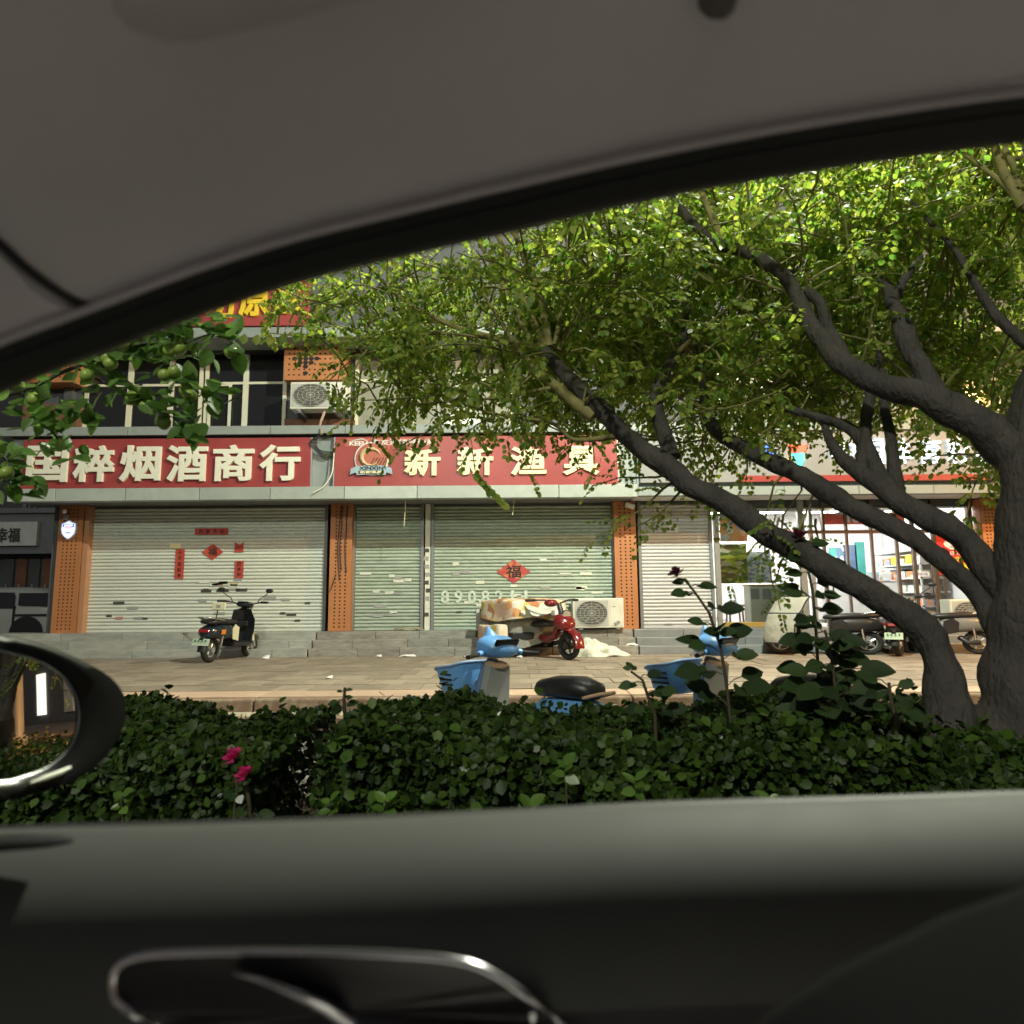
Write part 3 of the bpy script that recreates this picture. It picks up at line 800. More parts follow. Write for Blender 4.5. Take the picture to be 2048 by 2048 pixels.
poster(1027,1143,0.70,0.50,'large red and gold paper diamond with black character on the green shutter',[('福',0,0,.32,.26)],True,name='paper_diamond',
       m=picture_mat('gilt_paper', [(0.42,0.05,0.04),(0.40,0.06,0.05),(0.50,0.16,0.06),(0.38,0.04,0.05)], 9.0))
c = P(1341,1058,YS-.03)
nt_ = solo(MB().box(c.x-.16,c.x+.16,YS-.036,YS-.030,c.z-.075,c.z+.075), 'door_notice', m_whitem, 'small white notice plate on the grey shutter', 'notice', c)
text_mb('火箱', (c.x,YS-.037,c.z), .16, .08, .003, .01).build('lettering', m_stk_d, nt_)
MB().box(P(1337,1249,YS-.03).x-.09,P(1337,1249,YS-.03).x+.09,YS-.04,YS-.02,Z_PLAT+.075,Z_PLAT+.095).build('shutter_handle', m_steel, sh4)

# ------------------------------------------------------------------ police shield light on the first pillar
c = P(138,1060,YP-.03)
t = thing('shield_light', 'lit blue and white shield badge on the end orange pillar', 'light', c)
shp = [(-.13,.13),(-.07,.15),(0,.19),(.07,.15),(.13,.13),(.14,.02),(.12,-.08),(.06,-.15),(0,-.19),(-.06,-.15),(-.12,-.08),(-.14,.02)]
MB().prism([(c.x+p*1.15,YP-.05,c.z+q*1.08) for p, q in shp], (0,.045,0)).build('case', m_white, t)
MB().prism([(c.x+p,YP-.056,c.z+q*.95) for p, q in shp], (0,.005,0)).build('face', emit('shield_glow', (0.45,0.55,1.0), 1.6), t)
MB().box(c.x-.115,c.x+.115,YP-.062,YP-.057,c.z+.06,c.z+.12).build('band', emit('shield_blue', (0.06,0.08,0.75), 1.2), t)
text_mb('治安岗亭', (c.x,YP-.063,c.z+.09), .18, .04, .003, .02).build('lettering', emit('shield_white', (0.9,0.95,1.0), 1.5), t)
for k, (w, col) in enumerate([(.075,(0.75,0.25,0.35)),(.07,(0.9,0.95,1)),(.05,(0.12,0.14,0.6))]):
    MB().box(c.x-w,c.x+w,YP-.061,YP-.057,c.z+.03-k*.05,c.z+.05-k*.05).build('bar', emit('shield_bar_%s' % 'abc'[k], col, 1.3), t)
# little camera and junction box above it
c = P(131,1028,YP-.03)
t = thing('security_camera', 'small pale security camera above the shield light', 'camera', c)
MB().box(c.x-.03,c.x+.07,YP-.05,YP,c.z-.12,c.z-.02).build('box', m_stk_g, t)
MB().ball((c.x+.01,YP-.08,c.z+.05),.045,.05,.05).build('lens_dome', m_white, t, smooth=60)
MB().tube([(c.x+.02,YP-.03,c.z),(c.x+.02,YP-.06,c.z+.05)],.015,6).build('bracket', m_stk_d, t)
c = P(1259,1012,YP-.05)
t = thing('floodlight', 'tilted white floodlight at the top of the orange pillar', 'light fitting', c)
MB().obox((c.x,YP-.09,c.z),(.19,.10,.10),Euler((.3,.35,0)).to_matrix()).build('housing', m_white, t, bevel=.01)
MB().tube([(c.x-.08,YP,c.z+.08),(c.x-.05,YP-.06,c.z+.04)],.012,6).build('bracket', m_black, t)

# ------------------------------------------------------------------ air conditioners
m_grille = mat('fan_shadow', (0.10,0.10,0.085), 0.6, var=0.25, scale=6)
m_acgrey = mat('ac_panel', (0.42,0.43,0.40), 0.5, var=0.05)
def ac_unit(u0, u1, v0, v1, yf, label, depth=0.34, z0=None):
    a, b = P(u0,v1,yf), P(u1,v0,yf)
    x0, x1, z1 = a.x, b.x, b.z
    z0 = a.z if z0 is None else z0
    W, H = x1-x0, z1-z0
    t = thing('air_conditioner', label, 'air conditioner', ((x0+x1)/2, yf+depth/2, z0))
    MB().box(x0,x1,yf,yf+depth,z0+.03,z1).build('casing', m_whitem, t, bevel=0.018)
    MB().box(x0+.04,x0+W*.70,yf-.008,yf-.001,z0+.07,z1-.04).build('fan_panel', m_acgrey, t, bevel=.004)
    cx, cz = x0+.04+(W*.70-.04)/2, (z0+.07+z1-.04)/2
    rx, rz = (W*.70-.04)*.46, (H-.11)*.48
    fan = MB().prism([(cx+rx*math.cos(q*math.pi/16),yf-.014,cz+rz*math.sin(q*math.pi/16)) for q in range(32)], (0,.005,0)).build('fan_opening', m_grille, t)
    for k in range(3):
        an = k*2.094+.5
        MB().prism([(cx+.05*math.cos(an),yf-.018,cz+.05*math.sin(an)),(cx+rx*.9*math.cos(an-.25),yf-.018,cz+rz*.9*math.sin(an-.25)),(cx+rx*.95*math.cos(an+.3),yf-.017,cz+rz*.95*math.sin(an+.3))], (0,.003,0)).build('fan_blade', m_stk_d, fan)
    g = MB()
    for s in (0.25,0.5,0.75,1.0):
        pts = [(cx+rx*s*math.cos(q*math.pi/12),yf-.026,cz+rz*s*math.sin(q*math.pi/12)) for q in range(25)]
        g.tube(pts, .0045, 4, False)
    for k in range(12):
        q = k*math.pi/6
        g.tube([(cx,yf-.028,cz),(cx+rx*math.cos(q),yf-.028,cz+rz*math.sin(q))], .004, 4, False)
    for k in range(-5,6):
        dz = rz*k/5.5; hw = rx*math.sqrt(max(0,1-(k/5.5)**2))
        g.tube([(cx-hw,yf-.023,cz+dz),(cx+hw,yf-.023,cz+dz)], .0035, 4, False)
    g.build('fan_grille', m_acgrey, t)
    MB().box(x0+W*.735,x1-.03,yf-.007,yf-.001,z0+.07,z1-.05).build('side_panel', m_whitem, t, bevel=.004)
    MB().box(x0+W*.78,x0+W*.84,yf-.011,yf-.007,z0+H*.72,z0+H*.735).build('badge', m_stk_d, t)
    text_mb('aux', (x0+W*.86,yf-.009,z0+H*.2), W*.13, H*.10, .003, .01, rot=Euler((0,-.5,0)).to_matrix()).build('lettering', m_stk_d, t)
    for s in (.12,.85): MB().box(x0+W*s,x0+W*s+.08,yf+.02,yf+depth-.02,z0,z0+.03).build('foot', m_steel, t)
    return t
ac_unit(579,694,763,821,13.50,'air conditioner outdoor unit hanging under the orange perforated screen')
ac_unit(1146,1247,1196,1256,13.80,'air conditioner outdoor unit standing on the steps by the green shutter',z0=Z_PLAT+.003)
ac_unit(1904,1996,1198,1256,13.85,'air conditioner outdoor unit standing by the lottery shop door',z0=Z_PLAT+.003)
# bracket under the hanging unit
c = P(600,826,13.6)
for k in range(2):
    solo(MB().box(c.x+k*.7,c.x+k*.7+.05,13.5,14.19,c.z-.02,c.z+.02).box(c.x+k*.7,c.x+k*.7+.05,14.12,14.19,c.z-.02,c.z-.3+.02), 'wall_bracket', m_railgrey,
         'steel bracket carrying the hanging air conditioner', 'bracket', (c.x+k*.7,14.19,c.z-.3), 'air conditioner brackets')
cable([P(650,822,13.6),P(645,835,13.5),P(640,850,13.3),P(643,868,13.14)], 0.028, 'pipe', mat('lagging', (0.34,0.24,0.19), 0.8), 'lagged pipe dropping from the hanging air conditioner over the ledge', 'pipe')
# ------------------------------------------------------------------ the lit lottery shop
YG = 14.28
gx0, gx1 = P(1436,1130,YG).x, P(1952,1130,YG).x
zc = P(1700,990,YG).z+0.02      # head of the shop front
zB0 = P(1600,1000,YB).z; 
# canopy of this shop
xs0, xs1 = XR+.01, XEND
MB().box(xs0,xs1,YF,YF+.06,zE0+.10,zF1).build('fascia', m_clad, bld)
for i, (a, b) in enumerate([(1276,1420),(1420,1570),(1570,1720),(1720,1870),(1870,2030),(2030,2150)]):
    MB().box(P(a,990,YB).x+.008,P(b,990,YB).x-.006,YB+.02,YF+.055,zE0+.02,zE0+.19).build('eave_panel', m_clad, bld, bevel=.006)
MB().box(xs0,xs1,YF+.061,YG-.10,zE0+.05,zE0+.09).build('soffit', m_white, bld)
MB().box(gx0-.1,gx1+.2,YG-.12,YG+.05,zc,zE0+.10).build('roller_box', m_steel, bld)
# room: floor, walls, ceiling
m_roomw = mat('room_wall', (0.78,0.78,0.76), 0.6, var=0.03)
m_floor = mat('room_floor', (0.6,0.57,0.52), 0.25, var=0.06)
YR = 18.2
room = MB().box(gx0-.3,gx1+.3,YR,YR+.1,Z_PLAT,zE0+.3).build('room_wall', m_roomw, bld)
MB().box(gx0-.3,gx0-.2,YG+.06,YR,Z_PLAT,zE0+.3).build('room_wall', m_roomw, bld)
MB().box(gx1+.2,gx1+.3,YG+.06,YR,Z_PLAT,zE0+.3).build('room_wall', m_roomw, bld)
MB().box(gx0-.2,gx1+.2,YG-.03,YR,Z_PLAT-.05,Z_PLAT+.012).build('room_floor', m_floor, bld)
MB().box(gx0-.3,gx1+.3,YG+.06,YR+.1,zE0+.18,zE0+.24).build('room_ceiling', m_roomw, bld)
m_tube = emit('ceiling_tube', (1.0,0.98,0.95), 85.0)
for i in range(4):
    for j in range(2):
        cx = gx0+(gx1-gx0)*(i+.5)/4; cy = 15.3+1.7*j
        f = MB().box(cx-.5,cx+.5,cy-.12,cy+.12,zE0+.14,zE0+.179).build('light_frame', m_white, bld)
        MB().box(cx-.47,cx+.47,cy-.09,cy+.09,zE0+.128,zE0+.139).build('light_panel', m_tube, f)
# glass front
m_wood = mat('door_frame', (0.20,0.12,0.085), 0.4, metal=0.3, var=0.1)
zT = P(1700,1064,YG).z
post_u = [(1436,.10,m_steel),(1607,.13,m_steel),(1626,.07,m_steel),(1652,.05,m_bronze),(1698,.035,m_bronze),(1748,.035,m_bronze),(1798,.04,m_bronze),(1831,.05,m_bronze),(1873,.06,m_bronze),(1948,.09,m_bronze)]
for (u, w, mm) in post_u:
    xx = P(u,1150,YG).x
    MB().box(xx-w/2,xx+w/2,YG-.05,YG+.05,Z_PLAT+.013,zc-.002).build('mullion', mm, bld, bevel=.004)
xd0 = P(1607,1150,YG).x
MB().box(xd0+.07,gx1-.06,YG-.06,YG+.06,zT-.03,zT+.035).build('transom', m_wood, bld)
MB().box(gx0+.06,xd0-.07,YG-.05,YG+.05,Z_PLAT+.013,Z_PLAT+.11).build('sill', m_gold, bld, bevel=.006)
def pane(u0, u1, za, zb):
    MB().box(P(u0,1150,YG).x+.03,P(u1,1150,YG).x-.03,YG-.006,YG+.006,za,zb).build('pane', m_glass, bld)
pane(1436,1607,Z_PLAT+.11,zc)
for a, b in [(1626,1652),(1652,1698),(1698,1748),(1748,1798),(1798,1831),(1831,1873),(1873,1948)]: pane(a,b,Z_PLAT+.03,zT-.03)
pane(1626,1948,zT+.035,zc)
for (u) in (1860,1884,1662): 
    xx = P(u,1170,YG).x
    MB().tube([(xx,YG-.06,P(u,1195,YG).z),(xx,YG-.10,P(u,1190,YG).z),(xx,YG-.10,P(u,1125,YG).z),(xx,YG-.06,P(u,1120,YG).z)], .016, 8).build('door_handle', m_bronze, bld, smooth=60)
c = P(1845,1148,YG-.02)
o = solo(MB().box(c.x-.14,c.x+.14,YG-.016,YG-.010,c.z-.05,c.z+.05), 'door_sticker', m_white, 'small white lettered strip stuck on the glass door', 'sticker', c)
text_mb('欢迎光临', (c.x,YG-.017,c.z), .22, .06, .002, .01).build('lettering', emit('sticker_blue', (0.1,0.12,0.4), 0.0), o)
# sheets and posters just behind the glass
def sheet(u0, u1, v0, v1, y, m, name, label, cat='poster', th=.008):
    a, b = P(u0,v1,y), P(u1,v0,y)
    return solo(MB().box(a.x,b.x,y,y+th,a.z,b.z), name, m, label, cat, ((a.x+b.x)/2,y,a.z)), (a.x+b.x)/2, a.z, b.z, b.x-a.x
m_p1 = picture_mat('poster_orange', [(0.8,0.28,0.12),(0.85,0.4,0.2),(0.7,0.72,0.8),(0.85,0.35,0.12),(0.8,0.5,0.3),(0.35,0.4,0.7)], 5.0, stretch=(1.5,1,2))
m_p2 = picture_mat('poster_green', [(0.35,0.38,0.03),(0.16,0.20,0.03),(0.24,0.16,0.05),(0.6,0.6,0.08),(0.12,0.15,0.03),(0.65,0.6,0.45)], 3.2, stretch=(2,1,5))
m_p3 = picture_mat('price_board', [(0.55,0.62,0.7),(0.35,0.42,0.55),(0.75,0.78,0.8),(0.28,0.33,0.42),(0.7,0.72,0.6)], 12.0, stretch=(1,1,1.6))
m_p4 = picture_mat('wall_posters', [(0.7,0.74,0.8),(0.12,0.2,0.3),(0.08,0.38,0.33),(0.75,0.75,0.75),(0.2,0.28,0.4),(0.8,0.8,0.8)], 3.0, stretch=(2,1,1.2))
m_p5 = picture_mat('header_red', [(0.7,0.05,0.05),(0.75,0.08,0.06),(0.7,0.65,0.6),(0.72,0.06,0.05),(0.7,0.3,0.05)], 3.0)
m_posterred = mat('poster_red', (0.62,0.035,0.04), 0.4, var=0.05)
m_posteryel = mat('poster_yellow', (0.8,0.6,0.08), 0.4, var=0.03)
sheet(1441,1492,1020,1083,YG+.07,m_p1,'poster','orange and white collage of notices inside the lottery shop window')
sheet(1442,1492,1088,1167,YG+.075,m_p2,'poster','green and yellow scenic poster inside the lottery shop window')
pb, cx, z0_, z1_, w_ = sheet(1494,1541,1103,1166,YG+.08,m_p3,'price_board','grey blue price chart beside the green poster in the shop window')
text_mb('中国体育彩票', (cx,YG+.079,z1_-.05), w_*.9, .07, .002, .01).build('lettering', m_white, pb)
sheet(1541,1600,1060,1100,16.0,m_p1,'poster','colourful leaflet hanging behind the left shop window')
m_yel = mat('band_yellow', (0.75,0.5,0.04), 0.4)
sheet(1630,1830,1004,1018,YG+.09,m_yel,'header_band','yellow band across the top of the shop glass')
hb, cx, z0_, z1_, w_ = sheet(1640,1808,1024,1049,YG+.10,m_p5,'header_banner','red header banner with white digits behind the door glass','banner')
text_mb('10亿', (P(1725,1037,YG).x,YG+.098,(z0_+z1_)/2), .55, .22, .003, .03).build('lettering', m_white, hb)
hw, cx, z0_, z1_, w_ = sheet(1468,1600,1008,1024,YG+.09,m_white,'header_strip','white lettered strip at the top of the left shop window','sign')
text_mb('中国体育彩票', (cx,YG+.088,(z0_+z1_)/2), w_*.9, .11, .002, .0).build('lettering', m_stk_g, hw)
rp, cx, z0_, z1_, w_ = sheet(1876,1944,1071,1150,YG-.03,m_posterred,'poster','red football poster with yellow and white lettering on the shop glass','poster',.008)
yy = YG-.032
h_ = z1_-z0_
bl = MB().prism([(cx-.02+.20*math.cos(q*math.pi/8)*(.8+.2*abs(math.cos(q*math.pi/4))),yy,z1_-.17+.125*math.sin(q*math.pi/8)) for q in range(16)], (0,.002,0)).build('badge', m_white, rp)
MB().prism([(cx-.06,yy-.003,z1_-.19),(cx+.02,yy-.003,z1_-.19),(cx-.02,yy-.003,z1_-.10)], (0,.002,0)).build('trophy', m_posteryel, bl)
text_mb('FIFA', (cx-.02,yy-.002,z1_-.235), .16, .05, .002, .02).build('lettering', m_stk_g, bl)
text_mb('6月11日-7月19日', (cx+.0,yy,z1_-.37), w_*.92, .085, .002, .012).build('lettering', m_white, rp)
text_mb('世界杯', (cx+.07,yy,z1_-.50), w_*.62, .12, .002, .02).build('lettering', m_posteryel, rp)
text_mb('开售', (cx+.10,yy,z1_-.645), w_*.52, .15, .002, .03).build('lettering', m_posteryel, rp)
MB().prism([(cx-.2,yy,z0_+.08),(cx+.25,yy,z0_+.05),(cx+.27,yy,z0_+.10),(cx-.1,yy,z0_+.06)], (0,.002,0)).build('flourish', m_creamy, rp)
# furniture
def cabinet(name, label, x0, x1, y0, y1, z1, m, top, cat):
    t = thing(name, label, cat, ((x0+x1)/2,(y0+y1)/2,Z_PLAT+.012))
    MB().box(x0,x1,y0,y1,Z_PLAT+.08,z1-.03).build('body', m, t, bevel=.01)
    MB().box(x0-.03,x1+.03,y0-.03,y1+.02,z1-.029,z1).build('worktop', top, t, bevel=.006)
    MB().box(x0+.04,x1-.04,y0+.04,y1-.02,Z_PLAT+.013,Z_PLAT+.079).build('plinth', m_stk_g, t)
    n = max(2, int((x1-x0)/.55))
    for k in range(n):
        d = MB().box(x0+(x1-x0)*k/n+.012,x0+(x1-x0)*(k+1)/n-.012,y0-.012,y0-.001,Z_PLAT+.10,z1-.05).build('door', m, t, bevel=.004)
        MB().box(x0+(x1-x0)*(k+.8)/n-.01,x0+(x1-x0)*(k+.8)/n+.01,y0-.028,y0-.013,z1-.25,z1-.12).build('handle', m_chrome, d)
    return t
m_panel = mat('cabinet_grey', (0.72,0.75,0.68), 0.4, var=0.04)
xa, xb = P(1496,1200,14.55).x, P(1592,1200,14.55).x
cabinet('display_cabinet', 'pale grey cabinet with yellow edge inside the left shop window', xa, xb, 14.42, 14.8, P(1540,1169,14.5).z, m_panel, m_gold, 'cabinet')
for k in range(3):
    c = P(1510+k*24,1188,14.40)
    solo(MB().box(c.x-.09,c.x+.09,14.395,14.399,c.z-.11,c.z+.11), 'notice_sheet', m_stk_g, 'grey printed sheet stuck on the pale shop cabinet', 'notice', c, 'sheets on the cabinet front')
m_goods = picture_mat('goods', [(0.75,0.72,0.7),(0.7,0.35,0.25),(0.35,0.45,0.7),(0.8,0.78,0.72),(0.75,0.6,0.3),(0.85,0.85,0.85),(0.3,0.55,0.4)], 7.0, stretch=(1,1,1.5))
xa, xb = P(1640,1200,16.4).x, P(1870,1200,16.4).x
cabinet('shop_counter', 'long white counter across the back of the lottery shop', xa, xb, 16.3, 16.9, Z_PLAT+1.0, m_white, m_goods, 'counter')
for k in range(9):
    c = Vector((xa+.25+k*(xb-xa-.5)/8, 16.5, Z_PLAT+1.0))
    w, h = rnd.uniform(.07,.14), rnd.uniform(.12,.3)
    cn, cm = [('red',m_posterred),('white',m_white),('multicoloured',m_goods),('yellow',m_posteryel),('pale blue',MATS['emblem_blue']),('grey',m_panel),('orange',m_p1),('dark',m_stk_d),('green',m_p2)][k]
    t = thing('goods_box', '%s carton standing on the shop counter' % cn, 'box', c, 'cartons on the counter')
    MB().box(c.x-w,c.x+w,16.42,16.6,c.z+.001,c.z+h).build('carton', cm, t, bevel=.005)
    MB().box(c.x-w*.8,c.x+w*.8,16.415,16.419,c.z+h*.3,c.z+h*.75).build('print', rnd.choice([m_white,m_posteryel,m_stk_g]), t)
# wall posters and shelves on the back wall
for (u0, u1, v0, v1, lab) in [(1690,1712,1090,1150,'dark blue chart on the back wall of the shop'),(1714,1728,1084,1160,'teal panel beside the dark blue chart on the back wall'),(1660,1688,1095,1150,'pale grey chart on the back wall of the shop'),(1790,1830,1070,1130,'faint white notice on the back wall of the shop')]:
    mm = {'d':mat('chart_blue',(0.08,0.13,0.22),.5,var=.3,scale=9),'t':mat('panel_teal',(0.05,0.28,0.25),.4,var=.2),'p':m_p4,'f':m_white}[lab[0]]
    sheet(u0,u1,v0,v1,YR-.02,mm,'wall_chart',lab,'chart')
t = thing('shelf_rack', 'white rack of goods against the right wall of the shop', 'shelf', (gx1-.2,16.5,Z_PLAT+.012))
for k in range(6):
    z = Z_PLAT+.05+.32*k
    MB().box(gx1-.5,gx1+.15,15.4,17.4,z,z+.03).build('shelf', m_white, t)
for yy_ in (15.4,17.36): MB().box(gx1-.5,gx1-.46,yy_,yy_+.04,Z_PLAT+.012,Z_PLAT+1.75).build('upright', m_white, t)
for k in range(5):
    for q in range(6):
        z = Z_PLAT+.082+.32*k
        MB().box(gx1-.47,gx1-.2,15.46+q*.31,15.46+q*.31+.24,z,z+rnd.uniform(.12,.22)).build('packet', rnd.choice([m_goods,m_white,m_p1,m_posteryel,m_panel]), t)
# stool and low table behind the left window
c = P(1470,1235,14.9)
t = thing('stool', 'dark little stool behind the left shop window', 'stool', (c.x,14.9,Z_PLAT+.012))
MB().box(c.x-.18,c.x+.18,14.75,15.05,Z_PLAT+.42,Z_PLAT+.47).build('seat', m_wood, t, bevel=.01)
for sx in (-1,1):
    for sy in (-1,1): MB().tube([(c.x+sx*.15,14.9+sy*.12,Z_PLAT+.013),(c.x+sx*.13,14.9+sy*.10,Z_PLAT+.42)],.02,6).build('leg', m_wood, t)
# ---- white sign with lit letters
m_lightbox = mat('sign_white', (0.23,0.235,0.24), 0.5, var=0.05, scale=1.5)
t, x0, x1, z0, z1 = board('lottery_sign', 'white signboard with glowing white letters and coloured lit emblem behind the branches', 1279, 1985, 861, 963, YN, m_lightbox)
MB().box(x0-.01,x1+.01,YN+.02,YN+.095,z0-.025,z0-.002).build('trim', m_dark, t)
MB().box(P(1478,955,YN).x,x1-.02,YN-.008,YN-.001,z0+.005,z0+.125).build('red_strip', m_red, t)
m_ltr = emit('letter_glow', (0.80,0.90,1.0), 1.9)
for i, ch in enumerate('中国体育彩票'):
    text_mb(ch, P(1686+i*57.5, 903-i*.3, YN-.03), 0.46, 0.50, 0.04, 0.0).build('letter', m_ltr, t)
# emblem: red cup lid, cyan stem, blue and yellow swooshes
def lit(name, pts, col, s): MB().prism([P(u,v,YN-.05) for u, v in pts], (0,.045,0)).build(name, emit('glow_'+name, col, s), t)
lit('emblem_red', [(1578,890),(1616,890),(1610,903),(1586,904)], (1.0,0.06,0.03), 4.0)
lit('emblem_cyan', [(1585,907),(1608,906),(1609,920),(1604,931),(1598,931),(1596,921),(1587,913)], (0.05,0.85,0.75), 3.0)
lit('emblem_blue', [(1524,893),(1540,890),(1548,902),(1562,918),(1556,924),(1540,914),(1530,906)], (0.05,0.12,1.0), 4.0)
lit('emblem_yellow', [(1549,928),(1580,917),(1580,924),(1566,934),(1552,934)], (1.0,0.65,0.02), 3.0)
# neighbour white door notice boards upstairs
for u in (1531,1666):
    c = P(u,780,14.1)
    s_ = solo(MB().box(c.x-.21,c.x+.21,14.135,14.142,c.z-.13,c.z+.13), 'window_notice', m_white, 'white barcode-like notice behind the %s upper window of the lottery shop' % ('left' if u < 1600 else 'middle'), 'notice', c)
    for k in range(9): MB().box(c.x-.16+k*.037,c.x-.145+k*.037,14.131,14.134,c.z-.06,c.z+.09).build('stroke', m_stk_g, s_)

# ------------------------------------------------------------------ the dark building and van down the side alley
YA = 19.5
ax0, ax1 = P(-60,1100,YA).x, P(150,1100,YA).x
m_alley = mat('alley_wall', (0.07,0.07,0.08), 0.7, var=0.2, scale=2, dirt=.3)
m_alleyl = mat('alley_band', (0.16,0.165,0.175), 0.6, var=0.1)
nb = thing('side_building', 'dark shop building down the alley behind the parked van', 'building', (ax0,YA,0))
MB().box(ax0-6,ax1+1,YA,YA+.3,0,8).build('wall', m_alley, nb)
z_a, z_b = P(40,1110,YA).z, P(40,1030,YA).z
MB().box(ax0-6,ax1+1,YA-.5,YA-.02,z_a,z_b).build('fascia', m_alleyl, nb)
MB().box(ax0-6,ax1+1,YA-.62,YA-.52,z_b-.02,z_b+.12).build('fascia_cap', m_alleyl, nb)
for k in range(5):
    xx = P(8+k*26,1150,YA).x
    d = MB().box(xx,xx+.30,YA-.06,YA-.01,0.3,z_a-.1).build('door_leaf', MATS['niche_brown'] if k % 2 else m_alley, nb, bevel=.01)
    MB().box(xx+.12,xx+.16,YA-.09,YA-.061,1.0,1.6).build('handle', m_steel, d)
for (u, w) in [(77,.05),(88,.04),(66,.09)]:
    xx = P(u,1010,YA).x; MB().box(xx,xx+w,YA-.4,YA-.3,z_b+.13,z_b+1.2).build('pipe', m_alleyl, nb)
c = P(34,1066,YA-.55)
s_ = thing('alley_sign', 'grey white shop sign with two dark characters down the dark alley', 'sign', (c.x,YA-.55,z_a+.25))
hw_ = (P(77,1066,YA-.55).x-P(-20,1066,YA-.55).x)
MB().box(P(-20,1066,YA-.55).x,P(77,1066,YA-.55).x,YA-.62,YA-.505,P(40,1092,YA-.55).z,P(40,1044,YA-.55).z).build('board', mat('dim_sign', (0.55,0.56,0.55), .5), s_, bevel=.01)
text_mb('福', P(28,1070,YA-.64), .32, .40, .02, .01).build('letter', m_stk_d, s_)
text_mb('幸', P(4,1070,YA-.64), .30, .40, .02, .01).build('letter', m_stk_d, s_)
# parked van: body side with windows
YV = 16.4
m_van = mat('van_paint', (0.42,0.43,0.41), 0.3, var=0.05, coat=0.4)
vx1 = P(134,1230,YV).x; vx0 = vx1-5.0
zb_, zr = 0.28, P(60,1174,YV).z
belt = P(60,1213,YV).z
v = thing('parked_van', 'pale silver van parked in the dark alley behind the end pillar', 'van', (vx0+2.5,YV+.9,0))
secs = []
prof = [(vx1,.35,.95),(vx1-.12,.30,belt),(vx1-.35,.28,belt+.03),(vx1-.75,.27,zr-.05),(vx1-1.2,.26,zr),(vx1-3.2,.26,zr),(vx1-3.9,.27,zr-.12),(vx1-4.4,.28,belt),(vx1-4.95,.30,belt-.15),(vx1-5.0,.4,belt-.4)]
rgs = []
for (xx, zl, zh) in prof:
    hw = .88; r = []
    for (a, b) in [(-1,0),(-1.0,.35),(-.99,.55),(-.86,.92),(-.70,1.0),(.70,1.0),(.86,.92),(.99,.55),(1,.35),(1,0)]:
        r.append((xx, YV+.9+a*hw, zl+(zh-zl)*b))
    rgs.append(r)
MB().rings(rgs).build('body', m_van, v, smooth=45)
def vpane(u0, u1, v0, v1, cut=0):
    pts = [P(u0,v1,YV),P(u1-cut,v1,YV),P(u1,v0+6,YV),P(u1-2,v0,YV),P(u0,v0,YV)]
    ya = YV-.012
    MB().prism([(p.x,ya+max(0,(p.z-belt))*.16,p.z) for p in pts], (0,.02,0)).build('side_window', m_pane, v)
vpane(36,107,1186,1211,16); vpane(-30,27,1185,1216,0)
MB().box(P(27,1200,YV).x,P(31,1200,YV).x,YV-.004,YV+.03,belt-.45,belt+.02).build('door_gap', m_black, v)
MB().box(P(28,1230,YV).x,P(94,1230,YV).x,YV-.022,YV,P(60,1232,YV).z,P(60,1228,YV).z).build('rub_strip', m_black, v)
for xx in (vx1-.95, vx1-4.0):
    w = MB().torus((xx,YV+.08,.33),(0,1,0),.25,.08,24,8).build('tyre', m_rubber, v, smooth=60)
    MB().lathe((xx,YV+.02,.33),(0,1,0),[(.02,0),(.2,.0),(.21,.08)],16).build('rim', m_alu, w, smooth=40)
    MB().lathe((xx,YV-.008,.36),(0,1,0),[(.40,0),(.40,.012)],24).build('wheel_arch', m_black, v)
for k in range(2): MB().box(vx1-.06,vx1+.02,YV+.02+k*1.6,YV+.14+k*1.6,.8,belt-.1).build('tail_light', m_posterred, v, bevel=.01)
# ------------------------------------------------------------------ the rest of the street, out of frame to the right (it shows in the wing mirror)
fb = thing('far_building', 'long grey shop building further along the street', 'building', (28,14.3,0))
MB().box(12.2,48,14.3,22,0,9).build('wall', m_wall, fb)
for k in range(9):
    x_ = 13.2+k*3.8
    MB().box(x_+.9,x_+2.0,14.2,14.29,.45,2.6).build('shop_window', emit('far_window_glow', (1.0,.93,.8), 1.2) if k % 3 == 1 else m_shutgrey, fb)
    MB().box(x_+.2,x_+2.6,14.0,14.29,3.2,3.9).build('sign_panel', emit('far_sign_glow', (.7,.8,1.0), 2.5) if k % 4 == 1 else m_red, fb)
    for q_ in range(2): MB().box(x_+.3+q_*1.4,x_+1.3+q_*1.4,14.22,14.29,5.2,6.8).build('window', m_pane, fb)
eb = thing('dark_backdrop', 'tall dark block added to darken the far end of the street', 'building', (55,8,0))  # added so that the wing mirror reflects darkness there
MB().box(52,60,-12,30,-.5,22).build('wall', m_wall, eb)
for k in range(24):
    MB().box(51.95,51.99,-9+(k % 6)*4,-7.2+(k % 6)*4,4+(k//6)*4,5.8+(k//6)*4).build('window', emit('flat_window', (1.0,.8,.5), 2.0) if k in (3,8,9,14,20) else m_pane, eb)
